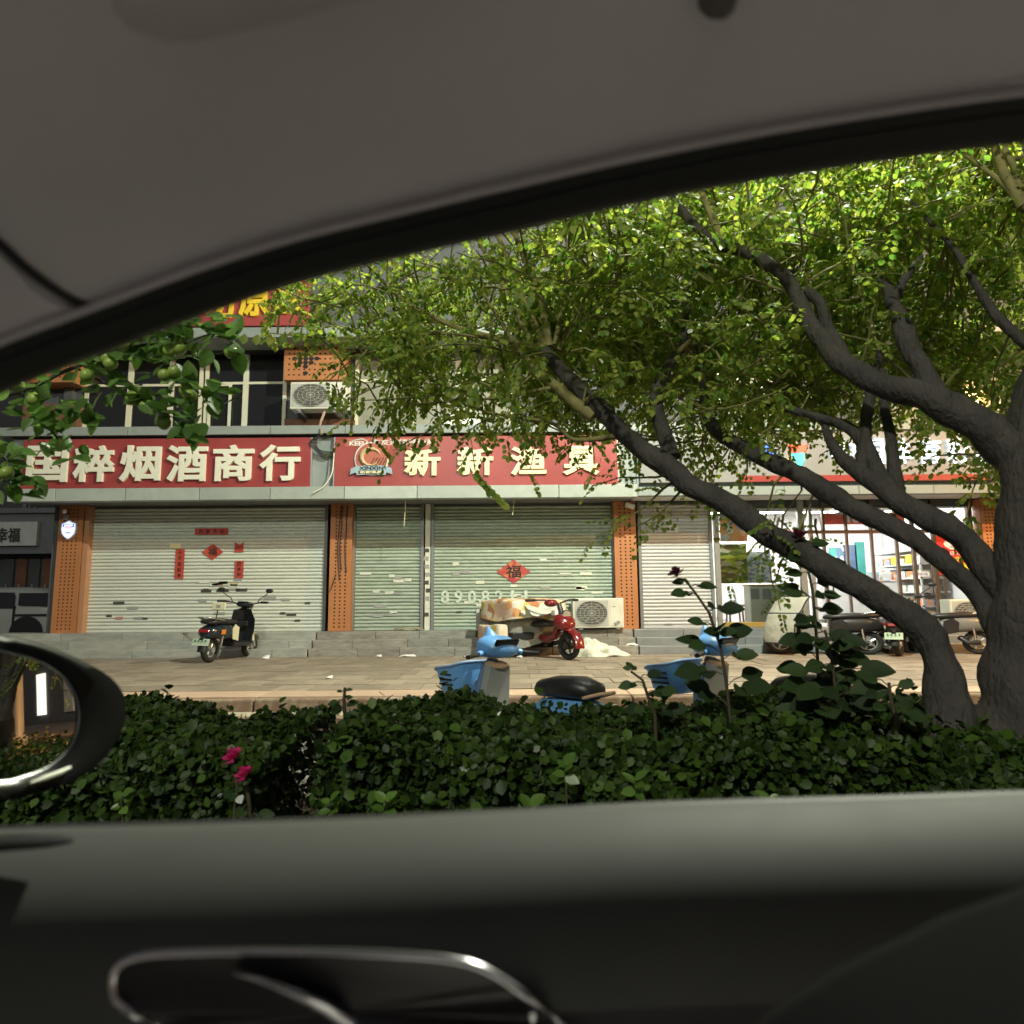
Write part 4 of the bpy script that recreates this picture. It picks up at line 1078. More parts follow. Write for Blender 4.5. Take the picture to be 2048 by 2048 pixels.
# ------------------------------------------------------------------ scooters (local +X is the front; the photograph is a little wide, SXW widens them)
SXW = 1.28
def frame(loc, heading, k=1.0, lean=0.0):
    return Matrix.Translation(loc) @ Matrix.Diagonal((SXW*k, k, k, 1)) @ Matrix.Rotation(R(heading), 4, 'Z') @ Matrix.Rotation(R(lean), 4, 'X')
def wheel(t, x, r, w, xf, name, spokes=5, rim=None):
    ty = MB().torus((x,0,r),(0,1,0),r-w*.5,w*.5,28,10).build(name, m_rubber, t, smooth=60, xf=xf)
    g = MB().torus((x,0,r),(0,1,0),r-w*1.02,.012,24,6)
    g.lathe((x,-.05,r),(0,1,0),[(.01,0),(.05,0),(.055,.02),(.055,.08),(.05,.10),(.01,.10)],14)
    for k in range(spokes):
        q = 2*math.pi*k/spokes
        g.tube([(x+.04*math.cos(q),0,r+.04*math.sin(q)),(x+(r-w)*math.cos(q),0,r+(r-w)*math.sin(q))],[.02,.013],6)
    g.build('rim', rim or m_alu, ty, smooth=50, xf=xf)
m_platew = mat('plate_green', (0.42,0.52,0.40), .5); m_plateg = mat('plate_ink', (0.03,0.12,0.05), .5)
m_taill = mat('tail_lens', (0.25,0.01,0.012), .2, coat=.5)
m_screen = mat('screen', (0.01,0.01,0.012), .08)
def scooter(label, loc, heading, body, accent, seatm, mirrors=True, rack=True, box=False, plate=True, rear_body=None, steer=0, lean=0, trim=None, name='electric_scooter', shield=True):
    xf = frame(loc, heading, 1.0, lean)
    t = thing(name, label, 'scooter', loc, 'scooters parked by the shops')
    rear_body = rear_body or body; trim = trim or m_chrome
    wheel(t, .62, .215, .085, xf, 'front_wheel'); wheel(t, -.58, .215, .09, xf, 'rear_wheel')
    MB().blob([(-.80,.50,.05,.05),(-.74,.53,.12,.10),(-.55,.55,.155,.14),(-.30,.54,.16,.15),(-.12,.50,.14,.16),(-.06,.46,.10,.14)],16,2.5).build('rear_body', rear_body, t, smooth=50, xf=xf)
    for s in (-1,1):
        MB().prism([(-.28,s*.158,.40),(-.10,s*.150,.36),(-.09,s*.145,.60),(-.22,s*.150,.66),(-.30,s*.158,.58)], (0,s*.012,0)).build('side_panel', accent, t, xf=xf)
    MB().blob([(-.78,.70,.05,.02),(-.72,.715,.12,.045),(-.40,.715,.145,.055),(-.22,.70,.14,.055),(-.02,.69,.11,.045),(.02,.68,.06,.02)],16,2.8).build('seat', seatm, t, smooth=50, xf=xf)
    MB().blob([(-.12,.30,.12,.05),(.10,.28,.15,.045),(.36,.29,.15,.05),(.42,.31,.12,.06)],12,4).build('floorboard', m_black, t, smooth=40, xf=xf)
    if shield:
        MB().rings([[(.30,-.15,.30),(.34,-.17,.30),(.36,.17,.30),(.30,.15,.30)],[(.36,-.17,.5),(.42,-.12,.5),(.42,.12,.5),(.36,.17,.5)],[(.32,-.19,.72),(.40,-.13,.74),(.40,.13,.74),(.32,.19,.72)],[(.27,-.14,.90),(.34,-.10,.93),(.34,.10,.93),(.27,.14,.90)]]).build('leg_shield', body, t, smooth=70, xf=xf)
        MB().rings([[(.37,-.16,.34),(.40,-.17,.34),(.42,.0,.30),(.40,.17,.34),(.37,.16,.34)],[(.43,-.13,.55),(.46,-.12,.55),(.50,.0,.55),(.46,.12,.55),(.43,.13,.55)],[(.40,-.15,.74),(.43,-.13,.76),(.47,0,.78),(.43,.13,.76),(.40,.15,.74)],[(.34,-.09,.93),(.36,-.08,.94),(.38,0,.95),(.36,.08,.94),(.34,.09,.93)]]).build('front_apron', accent, t, smooth=60, xf=xf)
        MB().box(.262,.30,-.10,.10,.60,.70).build('glove_box', m_black, t, bevel=.015, xf=xf)
    MB().tube([(.62,0,.215),(.56,0,.45),(.44,0,.70),(.36,0,.95)],[.028,.03,.035,.03],10).build('steering_column', m_black, t, smooth=50, xf=xf)
    for s in (-1,1): MB().tube([(.62,s*.075,.215),(.55,s*.07,.50)],.02,8).build('fork_leg', m_alu, t, smooth=60, xf=xf)
    MB().rings([[(.62+.24*math.cos(q),-.055,.215+.24*math.sin(q)),(.62+.26*math.cos(q),-.03,.215+.26*math.sin(q)),(.62+.26*math.cos(q),.03,.215+.26*math.sin(q)),(.62+.24*math.cos(q),.055,.215+.24*math.sin(q))] for q in [-.2,.3,.8,1.3,1.8,2.3,2.6]]).build('front_fender', accent, t, smooth=50, xf=xf)
    MB().rings([[(-.58+.25*math.cos(q),-.06,.215+.25*math.sin(q)),(-.58+.27*math.cos(q),-.03,.215+.27*math.sin(q)),(-.58+.27*math.cos(q),.03,.215+.27*math.sin(q)),(-.58+.25*math.cos(q),.06,.215+.25*math.sin(q))] for q in [1.2,1.6,2.0,2.4,2.8,3.2]]).build('rear_fender', m_black, t, smooth=50, xf=xf)
    MB().blob([(.24,1.0,.05,.03),(.27,1.01,.11,.05),(.36,1.0,.12,.065),(.44,.97,.09,.06),(.48,.95,.04,.03)],14,2.4).build('head_unit', body, t, smooth=50, xf=xf)
    MB().obox((.262,0,1.035),(.02,.16,.07),Euler((0,-.5,0)).to_matrix()).build('dashboard', m_screen, t, bevel=.008, xf=xf)
    MB().lathe((.46,0,.955),(1,0,-.1),[(.01,.02),(.06,.03),(.07,0)],14).build('headlight', m_chrome, t, smooth=40, xf=xf)
    for s in (-1,1):
        MB().tube([(.34,s*.07,.99),(.33,s*.18,1.04),(.28,s*.30,1.06),(.25,s*.36,1.06)],.013,8).build('handlebar', m_black, t, smooth=60, xf=xf)
        MB().tube([(.285,s*.28,1.06),(.235,s*.40,1.06)],.021,10).build('grip', m_rubber, t, smooth=60, xf=xf)
        MB().tube([(.32,s*.22,1.05),(.36,s*.27,1.04),(.33,s*.36,1.045)],.008,6).build('brake_lever', m_alu, t, xf=xf)
        if mirrors:
            mi = MB().tube([(.32,s*.20,1.06),(.33,s*.23,1.12),(.30,s*.33,1.20),(.30,s*.36,1.24)],.008,6).build('mirror_stalk', m_black, t, xf=xf)
            MB().ball((.30,s*.38,1.28),.018,.062,.042,14,8).build('mirror_head', m_black, mi, smooth=60, xf=xf)
    MB().obox((-.80,0,.56),(.04,.16,.06),Euler((0,.3,0)).to_matrix()).build('tail_light', m_taill, t, bevel=.015, xf=xf)
    if plate:
        pl = MB().obox((-.86,0,.37),(.008,.24,.12),Euler((0,.25,0)).to_matrix()).build('number_plate', m_platew, t, xf=xf)
        ink = MB()
        for r_, n in ((.026,4),(-.026,6)):
            for k in range(n):
                ink.obox((-.868-.002-r_*.25,(-.5+(k+.5)/n)*.2,.37+r_),(.004,.022,.030),Euler((0,.25,0)).to_matrix())
        ink.build('plate_marks', m_plateg, pl, xf=xf)
        MB().tube([(-.74,0,.46),(-.86,0,.42)],.03,6).build('plate_bracket', m_black, t, xf=xf)
    if rack:
        MB().tube([(-.50,-.13,.74),(-.74,-.12,.77),(-.86,-.07,.79),(-.88,0,.79),(-.86,.07,.79),(-.74,.12,.77),(-.50,.13,.74)],.013,8).build('grab_rail', trim, t, smooth=60, xf=xf)
    MB().tube([(-.35,-.02,.30),(-.42,.10,.21),(-.58,.10,.215)],[.05,.04,.045],8).build('swing_arm', m_black, t, smooth=60, xf=xf)
    for s in (-1,1): MB().tube([(-.52,s*.11,.26),(-.50,s*.12,.48)],.022,8).build('shock_absorber', m_chrome, t, smooth=60, xf=xf)
    MB().tube([(-.1,.10,.26),(-.16,.20,.015)],.014,6).build('kickstand', m_black, t, xf=xf)
    if box:
        MB().box(-.95,-.62,-.17,.17,.80,1.05).build('top_box', m_black, t, bevel=.03, xf=xf)
    return t, xf

m_navy = mat('navy_gloss', (0.012,0.02,0.03), .18, coat=.6, var=.1)
m_ivory = mat('ivory_plastic', (0.66,0.64,0.45), .35, var=.05)
c = P(468,1309,13.0)
sc1, xf = scooter('dark scooter with cream side panels parked before the white shutter', (c.x-.02,12.82,0.0), 81, m_blackg, m_ivory, m_black, rear_body=m_navy, lean=3)
# the little white card on a stalk behind its seat
MB().tube([(-.70,-.10,.77),(-.72,-.12,.93)],.008,6).build('card_stalk', m_black, sc1, xf=xf)
cd = MB().obox((-.73,-.14,.99),(.03,.19,.125)).build('card', m_ivory, sc1, bevel=.01, xf=xf)
MB().obox((-.748,-.14,.99),(.004,.06,.05)).build('card_mark', m_stk_g, cd, xf=xf)
MB().box(-.62,-.50,-.166,-.158,.50,.58).build('decal', mat('decal_orange', (.6,.2,.03), .4), sc1, xf=xf)

# scooters in front of the lottery shop
c = P(1700,1300,12.9)
sq, xf = scooter('black scooter wearing a pale quilted leg cover by the lottery shop', (c.x-.42,12.95,0), 165, m_black, m_black, m_black, mirrors=False)
m_quilt = mat('quilt', (0.46,0.44,0.37), .6, var=.12, scale=6, bump=.5, bscale=14, dirt=.3, dcol=(.3,.28,.23))
def surf(fu, nu, nv): return [[fu(i/(nu-1), j/(nv-1)) for j in range(nv)] for i in range(nu)]
def qf(a, b):   # a: across, b: down; puffed quilting
    y = -.42+.84*a; z = 1.08-.86*b
    x = .62+.16*math.sin(b*2.2)-.42*(abs(a-.5)*2)**2.2+.10*b
    return (x+.012*abs(math.sin(a*14))*abs(math.sin(b*12)), y*(1+.12*math.sin(b*3)), z)
MB().sheet(surf(qf,22,22), .018, (-1,0,0)).build('leg_cover', m_quilt, sq, smooth=60, xf=xf)
rim = [qf(k/16,0) for k in range(17)]+[qf(1,k/16) for k in range(17)]+[qf(1-k/16,1) for k in range(17)]+[qf(0,1-k/16) for k in range(17)]
MB().tube(rim,.013,6).build('cover_piping', m_black, sq, smooth=60, xf=xf)
MB().tube([qf(k/16,.36) for k in range(17)],.010,6).build('cover_piping', m_black, sq, smooth=60, xf=xf)
c = P(1778,1300,12.7)
scooter('black electric motorbike with green plate seen from behind by the lottery shop', (7.29,12.9,0), 57, m_black, m_black, m_black, box=False)
c = P(1905,1300,12.8)
scooter('grey and black scooter with pale seat edge parked past the leaning trunk', (c.x-.28,12.85,0), 170, mat('scooter_grey', (.16,.165,.16), .35, coat=.3), m_black, m_black, mirrors=False, rack=True, plate=False, trim=m_whitem)

# ------------------------------------------------------------------ cargo tricycle under cloths
m_trired = mat('trike_red', (0.15,0.010,0.012), .22, coat=.6, var=.06)
m_floral = picture_mat('floral_cloth', [(0.62,0.52,0.40),(0.60,0.30,0.12),(0.66,0.58,0.46),(0.62,0.46,0.12),(0.58,0.40,0.30),(0.68,0.62,0.52),(0.45,0.20,0.10)], 7.0, .8)
m_sheetg = mat('grey_sheet', (0.22,0.22,0.19), .8, var=.15, scale=4, bump=.3, bscale=10)
m_plastic = mat('plastic_sheet', (0.52,0.53,0.48), .35, var=.12, scale=4, bump=.4, bscale=9)
c = P(1062,1305,12.9)
loc = Vector((c.x+.10,12.95,0)); xf = frame(loc, -60, 1.10)
t = thing('cargo_tricycle', 'red cargo tricycle with its box hidden under a floral cloth', 'tricycle', loc)
wheel(t, .78, .22, .085, xf, 'front_wheel', rim=m_black)
for s in (-1,1):
    xw = Matrix.Translation(Vector((0,s*.40,0)))
    wheel(t, -.45, .22, .085, xf @ xw, 'rear_wheel')
MB().box(-.95,.12,-.42,.42,.30,.42).build('cargo_bed', m_black, t, bevel=.02, xf=xf)
MB().box(-.90,.06,-.38,.38,.421,.80).build('cargo_box', m_black, t, bevel=.02, xf=xf)
def drape(x0, x1, y0, y1, ztop, drop, seed, folds=7, amp=.02):
    r = random.Random(seed); ph = [r.uniform(0,6.28) for _ in range(6)]
    cx, cy, hx, hy = (x0+x1)/2, (y0+y1)/2, (x1-x0)/2, (y1-y0)/2
    g = []
    for i in range(15):
        s = i/14; row = []
        for k in range(49):
            q = 2*math.pi*k/48
            ca, sa = math.cos(q), math.sin(q)
            e = 8.0
            rr = 1/((abs(ca)**e+abs(sa)**e)**(1/e))
            if s < .45:
                f = s/.45; x, y = cx+hx*rr*ca*f, cy+hy*rr*sa*f; z = ztop+.018*math.sin(x*9+ph[0])*math.sin(y*8+ph[1])-.02*f*f
            else:
                f = (s-.45)/.55
                ofs = 1+.04*f+amp*f*math.sin(q*folds+ph[2])*2.2
                x, y = cx+hx*rr*ca*ofs, cy+hy*rr*sa*ofs
                z = ztop-.02-drop*f*(1+.10*math.sin(q*3+ph[3])*f)
            row.append((x,y,z))
        g.append(row)
    return MB().sheet(g)
drape(-.93,.10,-.41,.41,.83,.60,3,9,.03).build('lower_cloth', m_sheetg, t, smooth=60, xf=xf)
drape(-.78,.20,-.46,.40,.98,.33,5,5,.012).build('floral_cloth', m_floral, t, smooth=60, xf=xf)
MB().box(-.74,.15,-.36,.36,.80,.955).build('bundle', m_sheetg, t, bevel=.05, xf=xf)
drape(-.55,.05,-.60,-.44,.55,.40,8,4,.05).build('floral_cloth', m_floral, t, smooth=60, xf=xf)
MB().sheet([[(-.96-.02*math.sin(k*1.3),-.40+.09*k,.80-.10*i) for k in range(9)] for i in range(7)], .015, (1,0,0)).build('white_board', m_plastic, t, smooth=60, xf=xf)
MB().sheet([[(.10+.09*i,-.30+.075*k,.92-.07*i+.03*math.sin(k*1.1+i)) for k in range(9)] for i in range(4)], .01).build('clear_sheet', m_plastic, t, smooth=60, xf=xf)
MB().blob([(.10,.52,.10,.03),(.0,.54,.15,.05),(.34,.56,.14,.05),(.40,.55,.06,.03)],12).build('seat', m_black, t, smooth=50, xf=xf)
MB().tube([(.0,0,.36),(.3,0,.30),(.50,0,.38),(.60,0,.62)],[.05,.06,.06,.05],8).build('frame', m_trired, t, smooth=60, xf=xf)
MB().tube([(.78,0,.22),(.70,0,.5),(.60,0,.80),(.56,0,.90)],[.03,.035,.035,.03],8).build('steering_column', m_black, t, smooth=60, xf=xf)
MB().rings([[(.78+.25*math.cos(q),-.07,.22+.25*math.sin(q)),(.78+.285*math.cos(q),-.04,.22+.285*math.sin(q)),(.78+.285*math.cos(q),.04,.22+.285*math.sin(q)),(.78+.25*math.cos(q),.07,.22+.25*math.sin(q))] for q in [-.1,.35,.8,1.25,1.7,2.15,2.6]]).build('front_fender', m_trired, t, smooth=50, xf=xf)
MB().blob([(.58,.62,.05,.06),(.66,.60,.14,.13),(.75,.57,.13,.12),(.82,.54,.05,.05)],14).build('front_cowl', m_trired, t, smooth=50, xf=xf)
for s in (-1,1):
    MB().tube([(.56,s*.03,.90),(.52,s*.18,.95),(.44,s*.32,.95)],.014,8).build('handlebar', m_black, t, smooth=60, xf=xf)
    MB().tube([(.46,s*.29,.95),(.40,s*.40,.945)],.022,8).build('grip', m_rubber, t, smooth=60, xf=xf)
MB().ball((.60,-.14,.90),.085,.095,.062,14,8).build('red_muff', m_trired, t, smooth=60, xf=xf)
MB().box(.50,.60,-.08,.08,.70,.78).build('document_box', m_white, t, bevel=.015, xf=xf)
MB().lathe((.72,0,.72),(1,0,-.1),[(.01,.03),(.06,.03),(.07,0),(.03,-.05)],14).build('headlight', m_chrome, t, smooth=40, xf=xf)
MB().tube([(.35,.10,.30),(.45,.20,.02)],.012,6).build('stand', m_black, t, xf=xf)

# ------------------------------------------------------------------ shared blue scooters behind the hedge
m_blue = mat('share_blue', (0.13,0.32,0.66), .38, var=.06)
m_blued = mat('share_blue_dull', (0.17,0.27,0.46), .45, var=.08)
m_shgrey = mat('share_grey', (0.30,0.31,0.31), .5, var=.06)
m_tape = mat('tape_tan', (0.50,0.33,0.2), .7, var=.15)
def share(label, loc, heading):
    xf = frame(loc, heading, .97)
    t = thing('shared_scooter', label, 'scooter', loc, 'shared blue scooters behind the hedge')
    wheel(t, .58, .20, .06, xf, 'front_wheel', 6); wheel(t, -.55, .20, .06, xf, 'rear_wheel', 6)
    # basket: tapered tub with slots
    def tub(o):
        rs = []
        for (z, hx, hy, cx) in [(.52,.10,.13,.70),(.56,.13,.155,.705),(.66,.145,.165,.715),(.78,.165,.18,.725)]:
            rs.append([(cx+(hx-o)*math.copysign(abs(math.cos(q))**.5,math.cos(q)),(hy-o)*math.copysign(abs(math.sin(q))**.5,math.sin(q)),z+o*.6+(.05*math.cos(q)*-1 if z > .7 else 0)) for q in [k*math.pi/12 for k in range(24)]])
        return rs
    g = MB().rings(tub(0), False); g.rings(tub(.012)[::-1], False)
    g.add(tub(0)[0], [tuple(range(24))]); g.add(tub(.012)[0], [tuple(range(24))])
    b = g.build('basket', m_blue, t, smooth=50, xf=xf)
    top = tub(0)[-1]; MB().tube(top+[top[0]],.014,8).build('basket_rim', m_blued, b, smooth=60, xf=xf)
    for s in (-1,1):
        for k in range(3):
            MB().obox((.715,s*.168,.62+.045*k),(.15-.012*k,.012,.016)).build('slot', m_dark, b, xf=xf)
    for k in range(3): MB().obox((.858,0,.62+.045*k),(.012,.16,.016)).build('slot', m_dark, b, xf=xf)
    MB().tube([(.44,0,.70),(.56,0,.64),(.62,0,.58)],.022,8).build('basket_arm', m_blued, t, smooth=60, xf=xf)
    MB().tube([(.58,0,.20),(.52,0,.40),(.44,0,.62),(.38,0,.86)],[.03,.04,.05,.04],10).build('steering_column', m_shgrey, t, smooth=60, xf=xf)
    MB().rings([[(.40,-.11,.30),(.47,-.12,.32),(.50,0,.32),(.47,.12,.32),(.40,.11,.30)],[(.40,-.12,.55),(.47,-.10,.56),(.51,0,.57),(.47,.10,.56),(.40,.12,.55)],[(.36,-.10,.78),(.42,-.07,.80),(.45,0,.81),(.42,.07,.80),(.36,.10,.78)]]).build('front_apron', m_blued, t, smooth=60, xf=xf)
    MB().rings([[(.34,-.10,.30),(.39,-.10,.30),(.39,.10,.30),(.34,.10,.30)],[(.33,-.11,.55),(.39,-.11,.55),(.39,.11,.55),(.33,.11,.55)],[(.29,-.085,.80),(.355,-.09,.82),(.355,.09,.82),(.29,.085,.80)]]).build('knee_panel', m_shgrey, t, smooth=40, xf=xf)
    MB().lathe((.345,0,.80),(-.35,0,1),[(.05,0),(.085,.01),(.085,.03),(.04,.04)],14).build('taped_collar', m_tape, t, smooth=40, xf=xf)
    h = MB().blob([(.20,.94,.06,.03),(.235,.955,.125,.075),(.31,.975,.15,.10),(.40,.975,.135,.10),(.48,.955,.075,.065),(.52,.94,.02,.015)],16,2.3).build('head_unit', m_blue, t, smooth=60, xf=xf)
    MB().obox((.225,0,1.005),(.03,.20,.085),Euler((0,-.55,0)).to_matrix()).build('screen', m_screen, h, bevel=.012, xf=xf)
    MB().lathe((.40,.0,1.05),(.3,0,1),[(.06,0),(.035,.05),(.004,.11)],12).build('antenna', m_blue, h, smooth=60, xf=xf)
    for s in (-1,1):
        MB().tube([(.34,s*.09,.93),(.30,s*.20,.915)],.028,8).build('bar_sleeve', m_blue, t, smooth=60, xf=xf)
        MB().tube([(.30,s*.20,.915),(.25,s*.32,.90)],.020,8).build('grip', m_rubber, t, smooth=60, xf=xf)
        MB().tube([(.33,s*.18,.915),(.34,s*.24,.91),(.31,s*.31,.90)],.007,6).build('brake_lever', m_alu, t, xf=xf)
    MB().blob([(-.12,.20,.09,.05),(.10,.21,.12,.045),(.36,.23,.11,.05)],12,4).build('floorboard', m_shgrey, t, smooth=40, xf=xf)
    MB().blob([(-.74,.50,.05,.04),(-.62,.50,.11,.09),(-.40,.48,.13,.12),(-.20,.44,.12,.14),(-.10,.38,.09,.12)],14).build('rear_body', m_blue, t, smooth=50, xf=xf)
    MB().blob([(-.66,.65,.04,.03),(-.63,.665,.10,.070),(-.50,.685,.13,.090),(-.32,.68,.12,.088),(-.17,.655,.085,.072),(-.11,.64,.04,.035)],16,2.6).build('seat', m_black, t, smooth=60, xf=xf)
    MB().tube([(-.62,-.09,.62),(-.74,-.06,.66),(-.77,0,.665),(-.74,.06,.66),(-.62,.09,.62)],.014,8).build('grab_rail', m_tape, t, smooth=60, xf=xf)
    pl = MB().obox((-.76,0,.52),(.01,.15,.11),Euler((0,.3,0)).to_matrix()).build('number_plate', m_white, t, xf=xf)
    ink = MB()
    for k in range(5): ink.obox((-.768,-.05+.025*k,.52),(.004,.014,.03),Euler((0,.3,0)).to_matrix())
    ink.build('plate_marks', m_plateg, pl, xf=xf)
    MB().rings([[(-.55+.23*math.cos(q),-.045,.20+.23*math.sin(q)),(-.55+.245*math.cos(q),0,.20+.245*math.sin(q)),(-.55+.23*math.cos(q),.045,.20+.23*math.sin(q))] for q in [.6,1.0,1.5,2.0,2.5,3.0]], False, False).build('rear_fender', m_black, t, smooth=60, xf=xf)
    MB().tube([(-.05,.08,.2),(-.12,.18,.0)],.012,6).build('kickstand', m_alu, t, xf=xf)
    return t
bs = P(1128,1370,5.55)
share('blue shared scooter with front basket and black seat behind the hedge', (bs.x-.26-.02,5.87,Z_PATH), 130)
share('blue shared scooter half hidden behind the tall rose stems', (bs.x-.28+1.93,5.87,Z_PATH), 130)

# ------------------------------------------------------------------ sack and litter
m_sack = mat('woven_sack', (0.62,0.64,0.55), .6, var=.1, scale=8, bump=.4, bscale=20)
c = P(1195,1303,12.9)
g = []
r_ = random.Random(4)
for i in range(17):
    a = i/16; row = []
    for k in range(20):
        q = math.pi*k/19
        hgt = .25*math.exp(-((a-.36)/.22)**2)+.10*math.exp(-((a-.72)/.2)**2)+.05
        hgt *= math.sin(math.pi*min(1,max(0,a)))**.35
        wid = (.24-.10*a)*math.sin(math.pi*(a*.96+.02))**.4
        nz_ = 1+.18*math.sin(a*17+k*.9)+.1*math.sin(k*1.7-a*9)
        row.append((c.x-.60+1.25*a, 12.95-wid*math.cos(q)*nz_, .004+hgt*math.sin(q)*nz_))
    g.append(row)
solo(MB().sheet(g), 'plastic_sack', m_sack, 'slack white woven sack lying beside the red cargo tricycle', 'sack', (c.x,12.95,0), smooth=60)
def litter(u, v, w, h, label, Y=None, z=0.0, m=None):
    p = P(u,v,Y)
    pts = [(p.x-w,Y-.05,z+.003),(p.x-w*.2,Y-.09,z+.02),(p.x+w,Y-.03,z+.004),(p.x+w*.6,Y+.06,z+h),(p.x-w*.5,Y+.05,z+h*.8)]
    solo(MB().prism(pts,(0.01,0.012,.012)), 'litter', m or m_white, label, 'litter', (p.x,Y,z))
litter(531,1301,.075,.06,'crumpled white scrap on the paving beside the dark scooter',12.95)
litter(815,1301,.16,.03,'flattened white wrapper at the foot of the worn steps',13.2)
litter(757,1302,.06,.03,'small white scrap at the foot of the worn steps beside the wrapper',13.2)
litter(658,1355,.045,.025,'tiny white scrap alone on the bare paving',9.6)
litter(1038,1300,.055,.03,'pale scrap under the cargo tricycle',12.75)
litter(1262,1268,.12,.04,'white tube-shaped scrap on the step by the grey tiles',13.55,.15)
# coil of old rope at the foot of the narrow green shutter
c = P(820,1254,14.1)
g = MB()
for k in range(4):
    g.tube([(c.x+(.16+.03*k)*math.cos(q*.6+k)*1.2,14.0+.06*math.sin(q*.6+k*2),Z_PLAT+.012+.05*abs(math.sin(q*.55+k))) for q in range(12)],.011,6)
solo(g,'rope_coil',mat('rope',(0.30,0.28,0.2),.9),'loose coil of old rope at the foot of the narrow green shutter','rope',(c.x,14.0,Z_PLAT),smooth=60)
# ------------------------------------------------------------------ the big leaning tree
m_bark = mat('bark', (0.052,0.046,0.042), .9, var=.4, scale=11, bump=1.0, bscale=45, stretch=(1,1,.45), dirt=.5, dcol=(.085,.075,.062), dscale=6)
m_bark2 = mat('young_bark', (0.24,0.21,0.075), .8, var=.3, scale=14, bump=.4, bscale=50, stretch=(1,1,.5), dirt=.6, dcol=(.12,.10,.045), dscale=6)
m_twig = mat('twig', (0.22,0.21,0.07), .8, var=.2)
m_leaf = leafmat('tree_leaf', [(0.10,0.21,0.04),(0.15,0.29,0.055),(0.20,0.35,0.065),(0.26,0.40,0.075),(0.38,0.42,0.09)], .56, .55)
nr = np.random.default_rng(11)
def W(u, v, D): return P(u, v, D)
def rpx(w, D): return w*0.43*D/FPX
# limbs: (u, v, distance, width in px)
L_TRUNK = [(1985,1700,3.25,250),(1990,1610,3.25,215),(2015,1500,3.25,160),(2040,1380,3.25,130),(2055,1200,3.25,122),(2062,1050,3.25,122),(2068,930,3.27,125),(2085,800,3.3,110),(2120,650,3.35,95),(2150,480,3.4,85),(2170,300,3.5,75)]
L_STUMP = [(1930,1700,3.15,220),(1905,1600,3.15,190),(1890,1520,3.16,150),(1893,1440,3.18,100),(1890,1390,3.2,82),(1882,1323,3.22,70),(1848,1261,3.25,70),(1779,1211,3.3,66),(1688,1153,3.36,60),(1601,1108,3.42,56),(1514,1048,3.5,55),(1432,998,3.58,54),(1374,966,3.65,53),(1324,926,3.72,53),(1270,885,3.8,48),(1216,834,3.88,42),(1165,788,3.96,38),(1122,740,4.05,34),(1088,700,4.1,32)]
L_C = [(2035,1330,3.3,60),(1990,1255,3.34,44),(1952,1188,3.4,46),(1853,1098,3.5,48),(1770,1048,3.6,48),(1688,1003,3.7,46),(1613,961,3.8,46),(1531,920,3.9,40),(1481,893,3.98,33),(1432,858,4.05,30),(1412,820,4.1,22),(1405,750,4.15,17),(1395,690,4.2,12)]
L_D = [(2040,1240,3.32,70),(1989,1164,3.35,58),(1931,1081,3.42,58),(1849,1032,3.5,52),(1787,992,3.58,48),(1729,951,3.66,40),(1685,915,3.75,30),(1660,880,3.82,24),(1648,850,3.9,16)]
L_D2 = [(1787,992,3.58,40),(1750,930,3.66,36),(1722,880,3.74,34),(1690,852,3.82,28),(1630,832,3.9,22),(1560,815,4.0,16),(1500,790,4.1,12)]
L_V1 = [(1725,950,3.66,28),(1727,890,3.7,27),(1733,830,3.74,26),(1742,770,3.78,22),(1760,700,3.85,16)]
L_V2 = [(1800,992,3.6,30),(1787,930,3.62,27),(1779,864,3.66,24),(1770,810,3.7,20),(1765,740,3.76,14)]
L_E = [(2075,950,3.27,120),(2000,885,3.3,88),(1952,846,3.34,82),(1870,800,3.4,76),(1787,780,3.46,66),(1704,740,3.54,52),(1645,686,3.62,44),(1610,625,3.7,38),(1580,572,3.76,35),(1537,529,3.82,33),(1488,503,3.88,29),(1426,480,3.94,26),(1375,436,4.02,21),(1342,388,4.1,18),(1300,320,4.2,14)]
L_E2 = [(1704,740,3.54,36),(1660,668,3.6,30),(1640,610,3.66,26),(1612,580,3.72,22)]
L_F = [(1875,800,3.4,58),(1840,735,3.44,48),(1812,670,3.5,42),(1790,618,3.55,36),(1778,585,3.6,30),(1760,560,3.64,22)]
L_F2 = [(1785,600,3.56,26),(1815,550,3.6,20),(1842,515,3.66,12)]
L_G = [(2120,720,3.34,40),(2048,684,3.4,28),(1977,613,3.5,22),(1935,543,3.58,18),(1914,506,3.62,16),(1860,445,3.72,10),(1790,360,3.85,7)]
L_H = [(2150,480,3.4,40),(2048,410,3.5,24),(1990,355,3.6,12),(1907,290,3.7,9),(1850,230,3.8,6)]
L_H2 = [(2048,415,3.5,30),(2010,350,3.56,24),(1985,285,3.6,20),(1960,210,3.68,16)]
L_H3 = [(2052,420,3.5,26),(2030,340,3.58,18),(2000,280,3.64,14),(1985,220,3.7,10)]
L_B = [(1345,915,3.74,40),(1333,880,3.78,36),(1312,806,3.84,32),(1328,753,3.9,28),(1350,712,3.95,22),(1365,690,4.0,19),(1375,620,4.05,14),(1385,560,4.1,11),(1400,490,4.2,8)]
L_B2 = [(1352,708,3.95,14),(1410,655,4.0,10),(1473,600,4.1,7),(1510,550,4.2,4)]
L_A1 = [(1088,700,4.1,30),(1050,690,4.14,18),(985,675,4.2,15),(912,654,4.3,13),(850,625,4.38,11),(803,598,4.45,10),(735,530,4.6,8),(690,480,4.7,6)]
L_A2 = [(1092,700,4.1,22),(1049,604,4.2,16),(1028,545,4.26,15),(1007,498,4.32,14),(986,450,4.4,12),(960,390,4.5,9)]
L_A3 = [(1098,695,4.1,24),(1081,594,4.18,17),(1050,520,4.25,16),(1033,477,4.3,15),(1015,440,4.36,14),(985,370,4.45,10)]
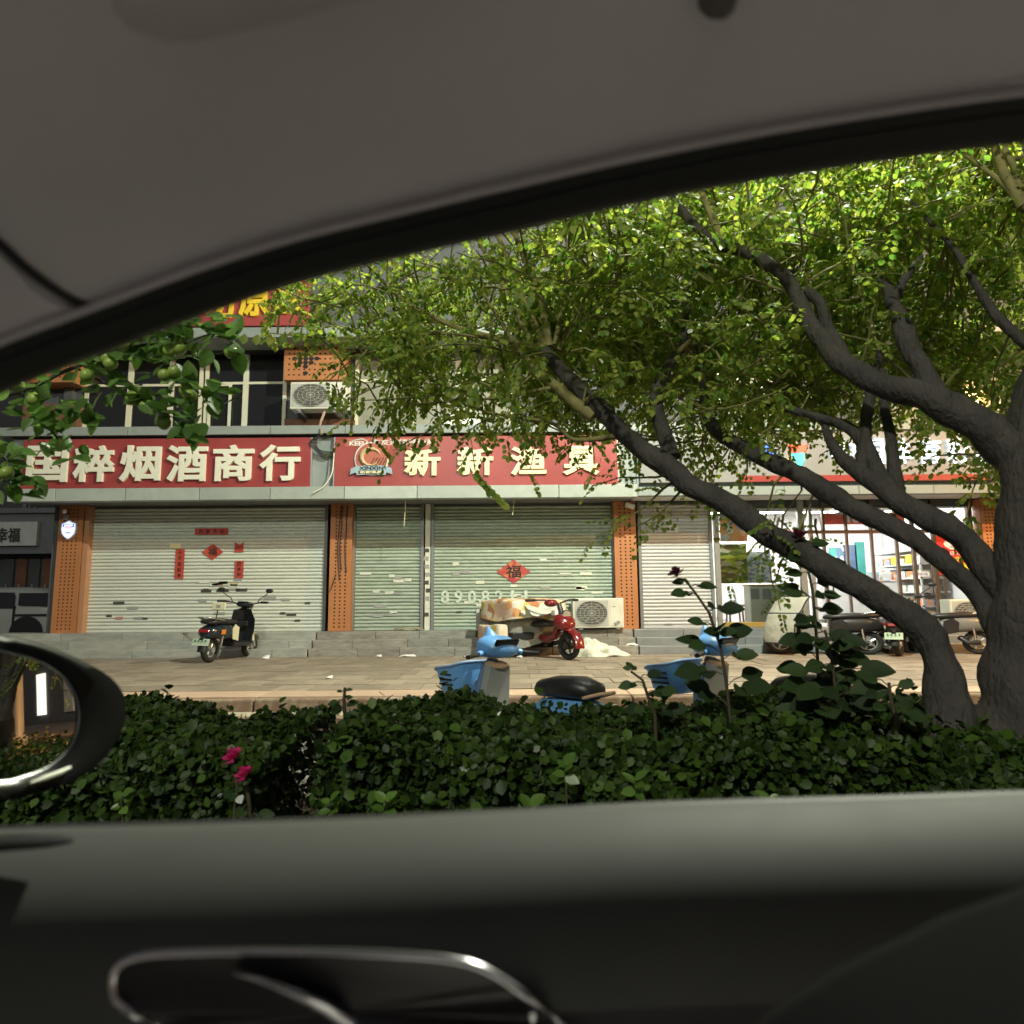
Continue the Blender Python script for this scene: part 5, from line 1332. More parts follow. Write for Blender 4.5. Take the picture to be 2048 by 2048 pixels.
L_A4 = [(1060,680,4.14,14),(996,551,4.26,11),(954,477,4.36,9),(930,430,4.42,8)]
L_A5 = [(1110,690,4.08,14),(1125,600,4.15,9),(1135,520,4.2,8),(1128,440,4.3,7),(1120,380,4.4,6)]
L_A6 = [(1118,700,4.06,12),(1160,620,4.12,9),(1178,560,4.18,7),(1172,500,4.25,6),(1160,420,4.35,5)]
L_A7 = [(1187,835,3.92,34),(1122,781,4.0,26),(1075,740,4.08,20),(1030,690,4.15,14),(1000,640,4.2,11),(960,580,4.3,9),(900,520,4.4,7)]
L_A8 = [(1128,770,4.0,12),(1000,795,4.15,8),(880,805,4.3,5),(760,812,4.4,3)]
L_A9 = [(1060,690,4.14,9),(900,668,4.3,7),(760,676,4.45,5),(640,676,4.6,4),(540,666,4.7,2.5)]
L_A10 = [(1240,870,3.84,18),(1150,880,3.95,10),(1100,845,4.05,8),(1000,830,4.15,6),(900,800,4.25,4)]
L_E3 = [(1447,480,3.92,22),(1420,425,3.98,17),(1402,380,4.05,15),(1385,300,4.15,12)]
L_E4 = [(1495,500,3.88,12),(1537,440,3.95,9),(1565,390,4.0,8),(1595,335,4.1,6)]
L_E5 = [(1470,498,3.9,10),(1468,440,3.98,8),(1462,380,4.05,7)]
L_E6 = [(1590,590,3.75,10),(1450,540,3.95,6),(1340,500,4.1,5),(1230,470,4.25,3)]
L_E7 = [(1700,480,3.9,12),(1690,430,3.95,10),(1660,360,4.05,8)]
L_E8 = [(1700,560,3.8,10),(1702,500,3.88,9),(1680,420,3.95,8)]
OLD = [L_STUMP,L_C,L_D,L_D2,L_V1,L_V2,L_E,L_E2,L_F,L_F2,L_G,L_B]
YOUNG = [L_H,L_H2,L_H3,L_B2,L_A1,L_A2,L_A3,L_A4,L_A5,L_A6,L_A7,L_A8,L_A9,L_A10,L_E3,L_E4,L_E5,L_E6,L_E7]
def limb_pts(Lm, wob=0.0, seed=0, sub=9):
    pts = [W(u,v,D) for u, v, D, w in Lm]; rs = [rpx(w,D) for u, v, D, w in Lm]
    r = random.Random(seed); out, ro = [], []
    for i in range(len(pts)-1):
        p0, p1, p2, p3 = pts[max(i-1,0)], pts[i], pts[i+1], pts[min(i+2,len(pts)-1)]
        for s in range(sub):
            q = s/sub
            p = 0.5*((2*p1)+(p2-p0)*q+(2*p0-5*p1+4*p2-p3)*q*q+(3*p1-p0-3*p2+p3)*q**3)
            rr = rs[i]*(1-q)+rs[i+1]*q
            from mathutils import noise as _ns
            p = p+_ns.noise_vector(p*5+Vector((seed,0,0)))*rr*wob*4
            out.append(p); ro.append(rr)
    out.append(pts[-1]); ro.append(rs[-1])
    return out, ro
tb = W(1960,1700,3.25); TREE0 = Vector((tb.x,3.25,-.33))
tree = thing('street_tree', 'big multi-stemmed tree leaning over the hedge beside the car', 'tree', TREE0, 'street trees in the planted strip')
tp, tr_ = limb_pts(L_TRUNK, .06, 1)
tp = [Vector((tp[0].x-.03,3.25,-.34))]+tp; tr_ = [tr_[0]*1.15]+tr_
trunk = MB().bark(tp, [r*1.12 for r in tr_], 26, .12).build('trunk', m_bark, tree, smooth=80)
pp, rr = limb_pts(L_STUMP, .07, 2)
pp = [Vector((pp[0].x+.05,3.2,-.34))]+pp; rr = [rr[0]*1.15]+rr
MB().bark(pp, rr, 22).build('limb', m_bark, tree, smooth=80)
limb_lines = [(tp, tr_), (pp, rr)]
for k, Lm in enumerate(OLD[1:]):
    a, b = limb_pts(Lm, .09, 10+k)
    MB().bark(a, b, 16).build('limb', m_bark, tree, smooth=80); limb_lines.append((a, b))
for k, Lm in enumerate(YOUNG):
    a, b = limb_pts(Lm, .06, 40+k)
    MB().tube(a, b, 7).build('branch', m_bark2, tree, smooth=80); limb_lines.append((a, b))
# knots and pruning scars on the old limbs
r_ = random.Random(5)
for k in range(34):
    a, b = limb_lines[r_.choice([0,1,1,2,3,6,6,8,8,11])]
    i = r_.randrange(2, len(a)-3)
    d = Vector((r_.uniform(-1,1), r_.uniform(-1,.2), r_.uniform(-.2,1))).normalized()
    c = a[i]+d*b[i]*.75; s = b[i]*r_.uniform(.25,.5)
    MB().lathe(c, d, [(s*1.3,-s*.3),(s,s*.45),(s*.75,s*.7),(s*.3,s*.6)], 9).build('knot', m_bark, tree, smooth=70)
# foliage: sprays of pinnate leaves on thin twigs hanging off the branches
LP, LD, LN, LS = [], [], [], []
twigs = MB()
allp = [(p, r) for a, b in limb_lines[2:] for p, r in zip(a, b)]
allpa = np.array([tuple(p) for p, r in allp])
def unit(v): return v/(np.linalg.norm(v)+1e-9)
def pinnate(base, d, L, pairs, size, droop):
    d = unit(np.array(d)); p = np.array(base, float)
    side = unit(np.cross(d, (0,0,1.0)) + nr.normal(0,.05,3)); seg = L/pairs
    for k in range(pairs):
        d = unit(d+np.array((0,0,-droop/pairs)))
        p = p+d*seg
        upv = unit(np.cross(side, d)); upv = upv if upv[2] > 0 else -upv
        for s in (-1,1):
            dd = unit(side*s*0.85+d*0.35+np.array((0,0,-.55))+nr.normal(0,.18,3))
            LP.append(p+side*s*.004); LD.append(dd); LN.append(upv+side*s*.3+nr.normal(0,.3,3)); LS.append(size*nr.uniform(.75,1.15)*(1-.25*(k/pairs)))
    LP.append(p); LD.append(d+np.array((0,0,-.3))); LN.append(np.array((0,-.5,1.0))); LS.append(size)
def spray(c, out, n=7, L=.55, size=.047, droop=.8, twig=True):
    """a twig through c heading out, with n compound leaves"""
    c = np.array(c, float); out = unit(np.array(out, float))
    pts = [c]; d = out.copy(); leaves = 0
    for k in range(n):
        d = unit(d+nr.normal(0,.16,3)+np.array((0,0,-.03)))
        c = c+d*(L/n); pts.append(c)
        a = nr.uniform(0,2*math.pi); sd = unit(np.cross(d,(0.1,.2,1)))
        pd = unit(d*.5+sd*math.cos(a)*.9+np.array((0,0,1))*math.sin(a)*.55)
        pinnate(c, pd, nr.uniform(.12,.21), int(nr.integers(4,7)), size, droop)
    if twig: twigs.tube([tuple(p) for p in pts], [.006*(1-i/len(pts))+.002 for i in range(len(pts))], 4, False)
# zones in the picture: (u, v, D, spread_u, spread_v, spread_D, count, leaf size)
ZONES = [(1250,540,4.5,190,120,.55,95,.050),(1500,470,4.6,200,130,.6,110,.050),(1750,430,4.5,200,140,.6,110,.050),(1960,420,4.4,150,150,.5,80,.048),
         (1300,700,4.7,170,90,.5,70,.050),(1560,650,4.8,180,110,.5,85,.050),(1100,560,4.6,130,90,.4,38,.050),(1080,790,4.5,110,60,.3,26,.046),(930,760,4.6,130,60,.3,22,.048),
         (900,600,4.6,130,80,.4,30,.048),(760,600,4.7,90,70,.3,18,.048),(640,610,4.7,70,45,.25,11,.047),(1850,660,4.6,150,80,.5,50,.048),(1450,790,4.7,150,60,.4,40,.046),
         (1650,800,4.6,150,60,.4,36,.045),(1900,760,4.3,120,70,.4,26,.046),(1960,880,4.0,70,40,.3,9,.045),(780,720,4.6,80,40,.25,9,.048),
         (1500,300,4.8,300,120,.6,60,.05),(1850,250,4.7,250,120,.6,50,.05),(1200,360,4.8,250,90,.5,40,.05),(2250,500,4.4,200,220,.6,90,.05),(1400,880,4.3,70,35,.2,9,.042),(1590,1040,3.9,55,28,.15,5,.036),(1330,960,3.85,40,35,.1,3,.036)]
for (u, v, D, su, sv, sd, n, size) in ZONES:
    for _ in range(int(n*1.4)):
        uu, vv, dd = nr.normal(u,su*.62), nr.normal(v,sv*.62), min(5.9, max(3.7, nr.normal(D,sd)))
        if v < 600 and vv > 840 and uu < 1350: vv = 700
        if uu < 900 and vv > 800: vv = 800-abs(nr.normal(0,40))
        c = np.array(W(uu,vv,dd))
        i = int(np.argmin(np.linalg.norm(allpa-c,axis=1))); b = allpa[i]
        o = unit(c-b)*.6+np.array((nr.normal(0,.35),nr.normal(0,.3),.12+nr.normal(0,.25)))
        spray(c, o, int(nr.integers(4,8)), nr.uniform(.35,.6), size*.98)
        if np.linalg.norm(c-b) < 1.6 and nr.random() < .30:
            mid = (b+c)/2+nr.normal(0,.04,3)+np.array((0,0,.05))
            twigs.tube([tuple(b),tuple(mid),tuple(c)],[.008,.006,.005],4,False)
# hand placed hanging sprigs
def sprig(u0, v0, u1, v1, D, n=8, size=.05, pr=(4,6)):
    a, b = np.array(W(u0,v0,D)), np.array(W(u1,v1,D-.1))
    pts = [a+(b-a)*k/n+np.array((0,0,.05*math.sin(math.pi*k/n))) for k in range(n+1)]
    twigs.tube([tuple(p) for p in pts],[.004]*(n+1),4,False)
    for k in range(1,n+1):
        d = unit(pts[k]-pts[k-1]); sd = unit(np.cross(d,(0,1,.2)))
        pinnate(pts[k], d*.5+sd*(1 if k % 2 else -1)*.7+np.array((0,-.2,-.35)), nr.uniform(.11,.17), int(nr.integers(*pr)), size, .8)
for a in [(930,830,950,940,3.95,3,.050),(900,850,860,880,4.05,2,.046),(1090,850,1060,940,4.05,3,.042),(1180,860,1190,930,4.0,2,.040),
          (700,670,545,620,4.5,7,.050),(760,640,600,560,4.55,8,.050),(760,700,660,760,4.5,5,.048),(830,770,700,800,4.4,6,.048),(820,560,690,520,4.6,6,.050),(880,530,760,500,4.6,6,.05),
          (980,800,900,830,4.2,4,.046),(1000,700,880,720,4.3,6,.048),(1110,800,1010,870,4.1,5,.046)]:
    sprig(*a)
# single hanging leaflets along the long bare twig over the dark windows
for k in range(9):
    u = 490+k*26; p = W(u,667+2*math.sin(k),4.66)
    LP.append(np.array(p)); LD.append(np.array((-.12,-.1,-1.0))); LN.append(np.array((.3,-1,.1))); LS.append(.085)
# leaflets dangling below the sprig over the second sign
for k in range(7):
    p = W(945+k*9,950+k*9,3.9)
    LP.append(np.array(p)); LD.append(np.array((.75,-.1,-.6))); LN.append(np.array((.1,-1,.6))); LS.append(.075)
off = np.array(TREE0)
me = leaf_mesh('foliage', np.array(LP)-off, np.array(LD), np.array(LN), np.array(LS), .95)
me.materials.append(m_leaf)
cr = bpy.data.objects.new('crown', me); link(cr, tree); cr['kind'] = 'stuff'
twigs.build('twigs', m_twig, tree)
tree.children[-1]['kind'] = 'stuff'
print('tree leaves', len(LP))
# the next trees along the strip (seen in the wing mirror)
for dx, lab in ((6.2,'street tree further along the planted strip, next after the leaning one'),(12.0,'street tree far along the planted strip, seen in the wing mirror')):
    c_ = copy_tree(tree); c_.location = TREE0+Vector((dx,.15,0)); c_['label'] = lab; c_.rotation_euler = (0,0,.5 if dx < 8 else -.6)

# ------------------------------------------------------------------ hedges
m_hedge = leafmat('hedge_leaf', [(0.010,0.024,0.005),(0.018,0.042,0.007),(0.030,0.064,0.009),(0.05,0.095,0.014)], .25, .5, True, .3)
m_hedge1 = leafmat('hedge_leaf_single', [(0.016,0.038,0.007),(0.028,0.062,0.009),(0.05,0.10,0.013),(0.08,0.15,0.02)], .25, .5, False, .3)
m_stem = mat('stem', (0.07,0.05,0.03), .9, var=.2)
one_leaf = leaf_mesh('leaf', np.zeros((1,3)), np.array([(0,1.0,0)]), np.array([(0,0,1.0)]), np.array([1.0]), 1.05)
one_leaf.materials.append(m_hedge1)
def put_leaf(me, parent, p, d, n, size):
    d = Vector(d).normalized(); n = Vector(n); x = d.cross(n).normalized(); n = x.cross(d)
    M_ = Matrix((x, d, n)).transposed()
    return piece(me, 'leaf', parent, p, M_.to_euler(), (size,size,size))
def hedge(label, x0, x1, y0, y1, ztop, n, seed, singles=0, cut=0.0, dip=None, group='clipped hedges in the planted strip'):
    r = np.random.default_rng(seed)
    t = thing('hedge', label, 'hedge', ((x0+x1)/2,(y0+y1)/2,-.33), group)
    zb = -.20
    def top(x, y): return ztop+.045*math.sin(x*3.1+seed)+.03*math.sin(x*7.3+y*4)+.02*math.sin(x*17)-.25*max(0,(abs((y-(y0+y1)/2)/((y1-y0)/2))-.75))
    def lft(z): return x0+cut*.18*max(0,(ztop-z))
    def rgt(z): return x1-cut*.22*max(0,(ztop-z)/.7)
    pos, dr, nm, sz = [], [], [], []
    tot = 0
    while tot < n:
        k = r.random()
        if k < .40:      # top
            x, y = r.uniform(x0,x1), r.uniform(y0,y1); z = top(x,y)-abs(r.normal(0,.05)); nrm = np.array((0,-.3,1.0))
        elif k < .80:    # face to the car
            x, z = r.uniform(x0,x1), r.uniform(zb,ztop-.02); y = y0+abs(r.normal(0,.07))+.03*math.sin(x*9)+.03*math.sin(z*13+x*4); nrm = np.array((0,-1,.35))
        elif k < .86:
            z, y = r.uniform(zb,ztop), r.uniform(y0,y1); s = r.random() < .5
            x = (lft(z)+abs(r.normal(0,.05))) if s else (rgt(z)-abs(r.normal(0,.05))); nrm = np.array((-1 if s else 1,-.2,.3))
        elif k < .93:    # back
            x, z = r.uniform(x0,x1), r.uniform(zb,ztop-.02); y = y1-abs(r.normal(0,.06)); nrm = np.array((0,1,.3))
        else:
            x, y = r.uniform(x0+.05,x1-.05), r.uniform(y0+.05,y1-.05); z = r.uniform(zb,top(x,y)); nrm = r.normal(0,1,3)
        if x < lft(z) or x > rgt(z): continue
        nrm = nrm+r.normal(0,.55,3); d = np.cross(nrm, r.normal(0,1,3))+np.array((0,0,.25))+.15*nrm
        pos.append((x,y,z)); dr.append(d); nm.append(nrm); sz.append(r.uniform(.026,.054)); tot += 1
    # upright shoots above the clipped top
    for _ in range(int((x1-x0)*9)):
        x, y = r.uniform(x0+.05,x1-.05), r.uniform(y0,y1-.1); z = top(x,y); h = abs(r.normal(.05,.05))
        for q in range(5):
            a = r.uniform(0,6.28)
            pos.append((x,y,z+h*q/4)); dr.append(np.array((math.cos(a),math.sin(a),.8))); nm.append(np.array((-math.cos(a)*.7,-math.sin(a)*.7,1))); sz.append(r.uniform(.04,.06))
    offs = np.array(((x0+x1)/2,(y0+y1)/2,-.33))
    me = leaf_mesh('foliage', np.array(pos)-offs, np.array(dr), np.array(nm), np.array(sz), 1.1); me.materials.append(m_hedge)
    o = bpy.data.objects.new('foliage', me); link(o, t); o['kind'] = 'stuff'
    # stems
    for k in range(int((x1-x0)*5)):
        x, y = r.uniform(x0+.1,x1-.1), r.uniform(y0+.12,y1-.12)
        MB().tube([(x,y,-.335),(x+r.normal(0,.05),y+r.normal(0,.05),.0),(x+r.normal(0,.09),y+r.normal(0,.08),ztop-.15)],[.012,.010,.005],5).build('stem', m_stem, t)
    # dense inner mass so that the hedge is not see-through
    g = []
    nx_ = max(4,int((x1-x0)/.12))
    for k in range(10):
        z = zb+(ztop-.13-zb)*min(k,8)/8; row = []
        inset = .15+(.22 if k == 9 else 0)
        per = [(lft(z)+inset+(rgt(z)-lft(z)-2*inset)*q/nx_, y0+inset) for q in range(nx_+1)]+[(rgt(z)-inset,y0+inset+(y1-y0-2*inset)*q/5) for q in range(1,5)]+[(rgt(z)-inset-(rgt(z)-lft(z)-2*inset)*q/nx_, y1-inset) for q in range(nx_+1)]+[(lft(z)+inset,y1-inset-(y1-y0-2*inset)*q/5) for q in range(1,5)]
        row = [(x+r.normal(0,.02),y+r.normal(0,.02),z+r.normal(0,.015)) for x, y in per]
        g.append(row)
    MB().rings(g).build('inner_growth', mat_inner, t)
    for _ in range(singles):
        if r.random() < .5:
            x, y = r.uniform(x0+.05,x1-.05), r.uniform(y0-.02,y0+.35); z = top(x,y)+r.uniform(0,.03); nrm = np.array((0,-.5,1.0))
        else:
            x, z = r.uniform(x0+.05,x1-.05), r.uniform(.0,ztop); y = y0-r.uniform(0,.05); nrm = np.array((0,-1,.5))
            if x > rgt(z): continue
        nrm = nrm+r.normal(0,.4,3); d = np.cross(nrm, r.normal(0,1,3))+np.array((0,-.1,.2))
        put_leaf(one_leaf, t, (x,y,z), d, nrm, r.uniform(.045,.068))
    return t
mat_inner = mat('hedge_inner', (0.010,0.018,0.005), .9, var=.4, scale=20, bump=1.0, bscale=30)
hxl0, hxl1 = W(-260,1430,3.4).x, W(578,1430,3.2).x
hxr0, hxr1 = W(668,1430,3.2).x, W(1960,1430,3.4).x
hedge('clipped hedge with pink roses beside the wing mirror', hxl0, hxl1, 2.95, 4.2, .445, 26000, 21, 150, 1.0)
hedge('long dark clipped hedge before the blue shared scooters', hxr0, hxr1+.2, 2.95, 4.2, .455, 42000, 22, 190, 0)
hedge('clipped hedge beyond the leaning tree', hxr1+.35, 7.0, 3.0, 4.2, .45, 6000, 23, 0, 0)
hedge('clipped hedge far along the strip, seen in the wing mirror', 7.2, 14.0, 3.0, 4.2, .5, 5000, 24, 0, 0)

# ------------------------------------------------------------------ roses
m_roseleaf = leafmat('rose_leaf', [(0.018,0.035,0.014),(0.03,0.055,0.02),(0.045,0.08,0.025)], .2, .6, False, .2)
m_rosestem = mat('rose_stem', (0.07,0.06,0.035), .7, var=.2)
m_pink = leafmat('pink_petal', [(0.55,0.02,0.16),(0.68,0.04,0.24),(0.62,0.03,0.2)], .25, .5, False)
m_purple = leafmat('purple_petal', [(0.085,0.008,0.035),(0.12,0.012,0.045),(0.10,0.01,0.035)], .15, .5, False)
# a fuller leaf: rib, two curved halves
def big_leaf():
    rows = []
    for i in range(7):
        a = i/6; w = .34*math.sin(math.pi*min(1,a**.8*.97+.02))**.8
        rows.append([(-w,a,.06*abs(w)/.34-.10*a*a),(-w*.5,a,.02-.10*a*a),(0,a,-.10*a*a),(w*.5,a,.02-.10*a*a),(w,a,.06*abs(w)/.34-.10*a*a)])
    return MB().sheet(rows).mesh('leaf', smooth=60)
rl = big_leaf(); rl.materials.append(m_roseleaf)
def petals(t, c, r, m, n=14, seed=0, tilt=(0,0,1)):
    q = random.Random(seed); c = Vector(c); up = Vector(tilt).normalized()
    a = up.orthogonal().normalized(); b = up.cross(a)
    pm = []
    for k in range(n):
        ring = k/(n-1); an = k*2.4
        d = a*math.cos(an)+b*math.sin(an)
        base = c+d*r*.12
        grid = []
        for i in range(4):
            f = i/3
            rad = r*(.10+.95*ring*f**.8); hgt = r*(1.0-.75*ring)*f+r*.12*math.sin(an*3)*f
            row = []
            for j in (-1,-.5,0,.5,1):
                t_ = d*math.cos(j*.62)+up.cross(d)*math.sin(j*.62)
                row.append(c+t_*(rad+.06*r*abs(j)*f)+up*(hgt-.12*r*abs(j)*f))
            grid.append(row)
        MB().sheet(grid, .0008, up).build('petal', m, t, smooth=60)
def rose(label, stem, leaves, flower=None, fm=None, fr=.05, seed=0, lsize=(.09,.15), side=1.0, name='rose_bush'):
    q = random.Random(seed)
    pts = [W(*s) for s in stem]
    base = Vector((pts[0].x, pts[0].y, -.335))
    t = thing(name, label, 'rose', base, 'roses in the planted strip')
    pts = [base]+pts
    MB().tube(pts, [.010]+[.009-.005*i/len(pts) for i in range(len(pts)-1)], 6).build('stem', m_rosestem, t, smooth=60)
    L_ = [(pts[i+1]-pts[i]).length for i in range(1,len(pts)-1)]; tot = sum(L_)
    for k in range(leaves):
        f = (k+q.random())/leaves; s = f*tot; i = 0
        while i < len(L_)-1 and s > L_[i]: s -= L_[i]; i += 1
        p = pts[i+1].lerp(pts[i+2], min(1,s/max(L_[i],1e-4)))
        an = k*2.4+q.uniform(-.4,.4)
        o = Vector((math.cos(an),.55*math.sin(an),q.uniform(-.05,.5))).normalized()
        sz = q.uniform(*lsize)*(1.15-.55*f)
        pe = p+o*sz*q.uniform(.4,1.1)*side
        MB().tube([p,(p+pe)/2+Vector((0,0,.01)),pe],.0025,4,False).build('leaf_stalk', m_rosestem, t)
        put_leaf(rl, t, pe, o+Vector((0,-.1,-.25)), Vector((0,-1.2,.75))+Vector((q.uniform(-.6,.6),q.uniform(-.5,.5),0)), sz*1.15)
        if q.random() < .7:
            for sg in (-1,1):
                pm_ = p.lerp(pe,.75); o2 = (o*.5+o.cross(Vector((0,0,1)))*sg).normalized()
                put_leaf(rl, t, pm_, o2+Vector((0,-.05,-.2)), Vector((sg*.3,-1.1,.7)), sz*.9)
    if flower:
        c = W(*flower)
        fl = MB().ball(c,.010,.010,.012,8,6).build('flower_base', m_rosestem, t, smooth=60)
        ORG[fl.name] = ORG[t.name]
        petals(fl, c, fr, fm, 13, seed, (-.35,-.2,.9))
    return t
rose('tall rose stem with one dark purple bloom before the grey shutter', [(1461,1440,3.35),(1452,1360,3.35),(1440,1290,3.35),(1418,1225,3.35),(1390,1185,3.35),(1368,1158,3.35)], 15, (1353,1149,3.35), m_purple, .045, 3, (.08,.13))
rose('dense tall rose bush with dark wilted blooms before the lottery shop', [(1640,1450,3.4),(1637,1350,3.4),(1632,1260,3.4),(1625,1180,3.4),(1612,1120,3.4),(1600,1085,3.4)], 22, (1598,1075,3.4), m_purple, .05, 5, (.09,.145))
rose('leafy rose shoot without flowers beside the dense rose bush', [(1680,1450,3.3),(1672,1390,3.3),(1664,1320,3.3),(1650,1260,3.3)], 20, None, None, 0, 6, (.10,.155))
rose('short rose shoot with drooping leaves standing above the long hedge', [(1310,1430,3.3),(1295,1390,3.3),(1285,1360,3.3),(1262,1343,3.3)], 7, None, None, 0, 7, (.07,.10))
rose('small leafy rose shoot against the leaning trunk', [(1790,1430,3.0),(1780,1390,3.0),(1778,1365,3.0)], 7, None, None, 0, 8, (.07,.11))
rose('upright young shoot at the end of the long hedge', [(690,1430,3.2),(688,1400,3.2),(690,1375,3.2)], 9, None, None, 0, 9, (.035,.05), .6, 'young_shoot')
rose('low rose with an upper bright pink bloom in the hedge', [(470,1620,2.85),(476,1580,2.85),(470,1545,2.85)], 5, (468,1517,2.82), m_pink, .048, 12, (.035,.055))
rose('low rose with a lower bright pink bloom in the hedge', [(500,1640,2.82),(498,1600,2.82),(494,1570,2.82)], 5, (490,1552,2.78), m_pink, .042, 13, (.035,.055))
# pale young sprouts at the hedge foot
m_sproutl = leafmat('sprout_leaf', [(0.07,0.14,0.02),(0.11,0.20,0.03),(0.15,0.26,0.05)], .35, .35, False)
spl = big_leaf(); spl.materials.append(m_sproutl)
for k, (u, v, D, n, sz, lab) in enumerate([(770,1600,2.8,7,.09,'pale green sprout low before the long hedge, near its open end'),(1130,1530,2.75,7,.10,'pale green sprout halfway up the face of the long hedge'),(1060,1610,2.7,8,.09,'pale green sprout low before the middle of the long hedge'),(660,1600,2.85,6,.08,'pale green sprout in the gap between the hedges'),(575,1645,2.8,5,.07,'small pale sprout at the foot of the hedge with pink roses'),(1270,1560,2.75,6,.09,'pale green sprout before the hedge under the dense rose bush'),(1540,1600,2.75,6,.09,'pale green sprout at the hedge foot near the leaning trunk'),(245,1590,2.8,6,.08,'pale green sprout before the hedge just past the wing mirror')]):
    q = random.Random(k); c = W(u,v,D); b = Vector((c.x,D+.03,-.335))
    t = thing('sprout', lab, 'plant', b, 'pale sprouts before the hedges')
    MB().tube([b,b.lerp(c,.6)+Vector((.01,0,0)),c],[.006,.005,.003],5).build('stem', m_rosestem, t)
    for i in range(n):
        an = i*2.4; p = c-Vector((0,0,.03*i/n*2))
        put_leaf(spl, t, p, Vector((math.cos(an)+q.uniform(-.4,.4),.6*math.sin(an)-.2,.75-.14*i+q.uniform(-.3,.3))), Vector((-.3*math.cos(an)+q.uniform(-.5,.5),-.8+q.uniform(-.5,.5),1)), sz*.7*q.uniform(.6,1.2))

# ------------------------------------------------------------------ crab apple reaching in from the left
m_cableaf = leafmat('apple_leaf', [(0.05,0.11,0.02),(0.08,0.16,0.03),(0.11,0.20,0.04),(0.15,0.25,0.07)], .42, .38, False)
m_apple = mat('green_apple', (0.26,0.36,0.07), .35, var=.15, scale=20)
ab = Vector((-3.75,3.55,-.335))
ap = thing('crab_apple_tree', 'crab apple tree with green fruit reaching over the first signboard', 'tree', ab)
fork = W(-160,840,3.3)
MB().tube([ab,Vector((-3.72,3.5,.5)),Vector((-3.6,3.42,1.2)),fork,fork+Vector((-.25,.1,.9)),fork+Vector((-.4,.2,1.8))],[.10,.085,.075,.06,.045,.03],12).build('trunk', m_bark, ap, smooth=70)
AB = [[(-160,840,3.3,26),(0,792,3.1,15),(70,770,3.05,11),(150,735,3.0,9),(220,712,2.95,8),(290,690,2.95,7),(360,690,2.92,5),(425,668,2.9,3),(470,690,2.88,2)],
      [(150,735,3.0,6),(215,770,2.95,5),(290,800,2.9,4),(345,835,2.88,3),(395,862,2.86,2)],
      [(290,690,2.95,5),(330,740,2.9,4),(380,780,2.88,3),(430,790,2.86,2)],
      [(40,778,3.08,8),(75,830,3.0,6),(110,870,2.95,5),(140,905,2.9,3)],
      [(-100,850,3.2,14),(-20,890,3.1,8),(20,930,3.0,5),(30,960,2.95,3)],
      [(220,712,2.95,5),(260,680,2.95,4),(340,660,2.92,3),(400,640,2.9,2)],
      [(75,830,3.0,4),(130,820,2.96,3),(190,840,2.93,2)]]
abp = []
for k, br in enumerate(AB):
    a, b = limb_pts(br, .1, 90+k); MB().tube(a, b, 7).build('branch', m_bark, ap, smooth=80); abp += a[len(a)//5:]
al = big_leaf(); al.materials.append(m_cableaf)
q = random.Random(31)
for k in range(300):
    p = q.choice(abp)+Vector((q.gauss(0,.035),q.gauss(0,.05),q.gauss(0,.035)))
    put_leaf(al, ap, p, Vector((q.gauss(.25,.7),q.gauss(-.2,.5),q.gauss(-.15,.45))), Vector((q.gauss(0,.5),-.6+q.gauss(0,.4),1)), q.uniform(.065,.105))
am = MB().lathe((0,0,0),(0,0,1),[(.002,-.026),(.014,-.028),(.027,-.012),(.030,.004),(.024,.022),(.010,.027),(.003,.022)],14).mesh('apple', smooth=70); am.materials.append(m_apple)
for (u, v) in [(221,727),(214,717),(340,702),(359,697),(462,704),(174,752),(330,750),(350,743),(264,796),(292,814),(328,846),(380,791),(388,868),(13,946),(34,770),(69,799),(444,660),(372,781),(245,690)]:
    c = W(u,v,2.86)
    piece(am, 'apple', ap, c, (q.uniform(-.6,.6),q.uniform(-.6,.6),0), (1.0,1.0,.95))
    MB().tube([c+Vector((0,0,.02)),c+Vector((.004,.0,.06))],.0025,4).build('fruit_stalk', m_twig, ap)
    for k in range(3):
        put_leaf(al, ap, c+Vector((0,0,.055)), Vector((q.gauss(0,.8),q.gauss(-.3,.4),q.gauss(.1,.4))), Vector((q.gauss(0,.3),-.6,1)), q.uniform(.065,.10))
# ------------------------------------------------------------------ the car the photograph is taken from
m_headliner = mat('headliner_cloth', (0.56,0.525,0.555), .95, var=.05, scale=5, bump=.08, bscale=300, sheen=.3)
m_pillar = mat('pillar_trim', (0.55,0.51,0.54), .7, var=.04, scale=5, bump=.05, bscale=200)
m_seal = mat('window_seal', (0.012,0.012,0.013), .6, var=.2)
m_doortop = mat('door_top', (0.068,0.070,0.067), .7, spec=.3, var=.04, scale=8, bump=.02, bscale=400)
m_door = mat('door_panel', (0.055,0.050,0.054), .6, var=.08, scale=8, bump=.12, bscale=250)
m_carpaint = mat('car_paint', (0.02,0.022,0.026), .2, coat=.7)
m_mirhouse = mat('mirror_housing', (0.008,0.009,0.010), .3, var=.1, spec=.4)
m_satin = mat('satin_chrome', (0.6,0.58,0.62), .22, metal=1.0, var=.03)
m_seat = mat('seat_fabric', (0.006,0.006,0.0065), .95, var=.2, bump=.05, bscale=300, spec=.08)
m_mirror = bpy.data.materials.new('mirror_glass'); m_mirror.use_nodes = True
_b = m_mirror.node_tree.nodes['Principled BSDF']; _b.inputs['Metallic'].default_value = 1; _b.inputs['Roughness'].default_value = .012; _b.inputs['Base Color'].default_value = (.85,.86,.86,1)
car = thing('car', 'dark car seen from the driver seat through its open passenger window', 'car', (0,0,Z_ROAD))
ORG[car.name] = Vector((0,0,Z_ROAD))
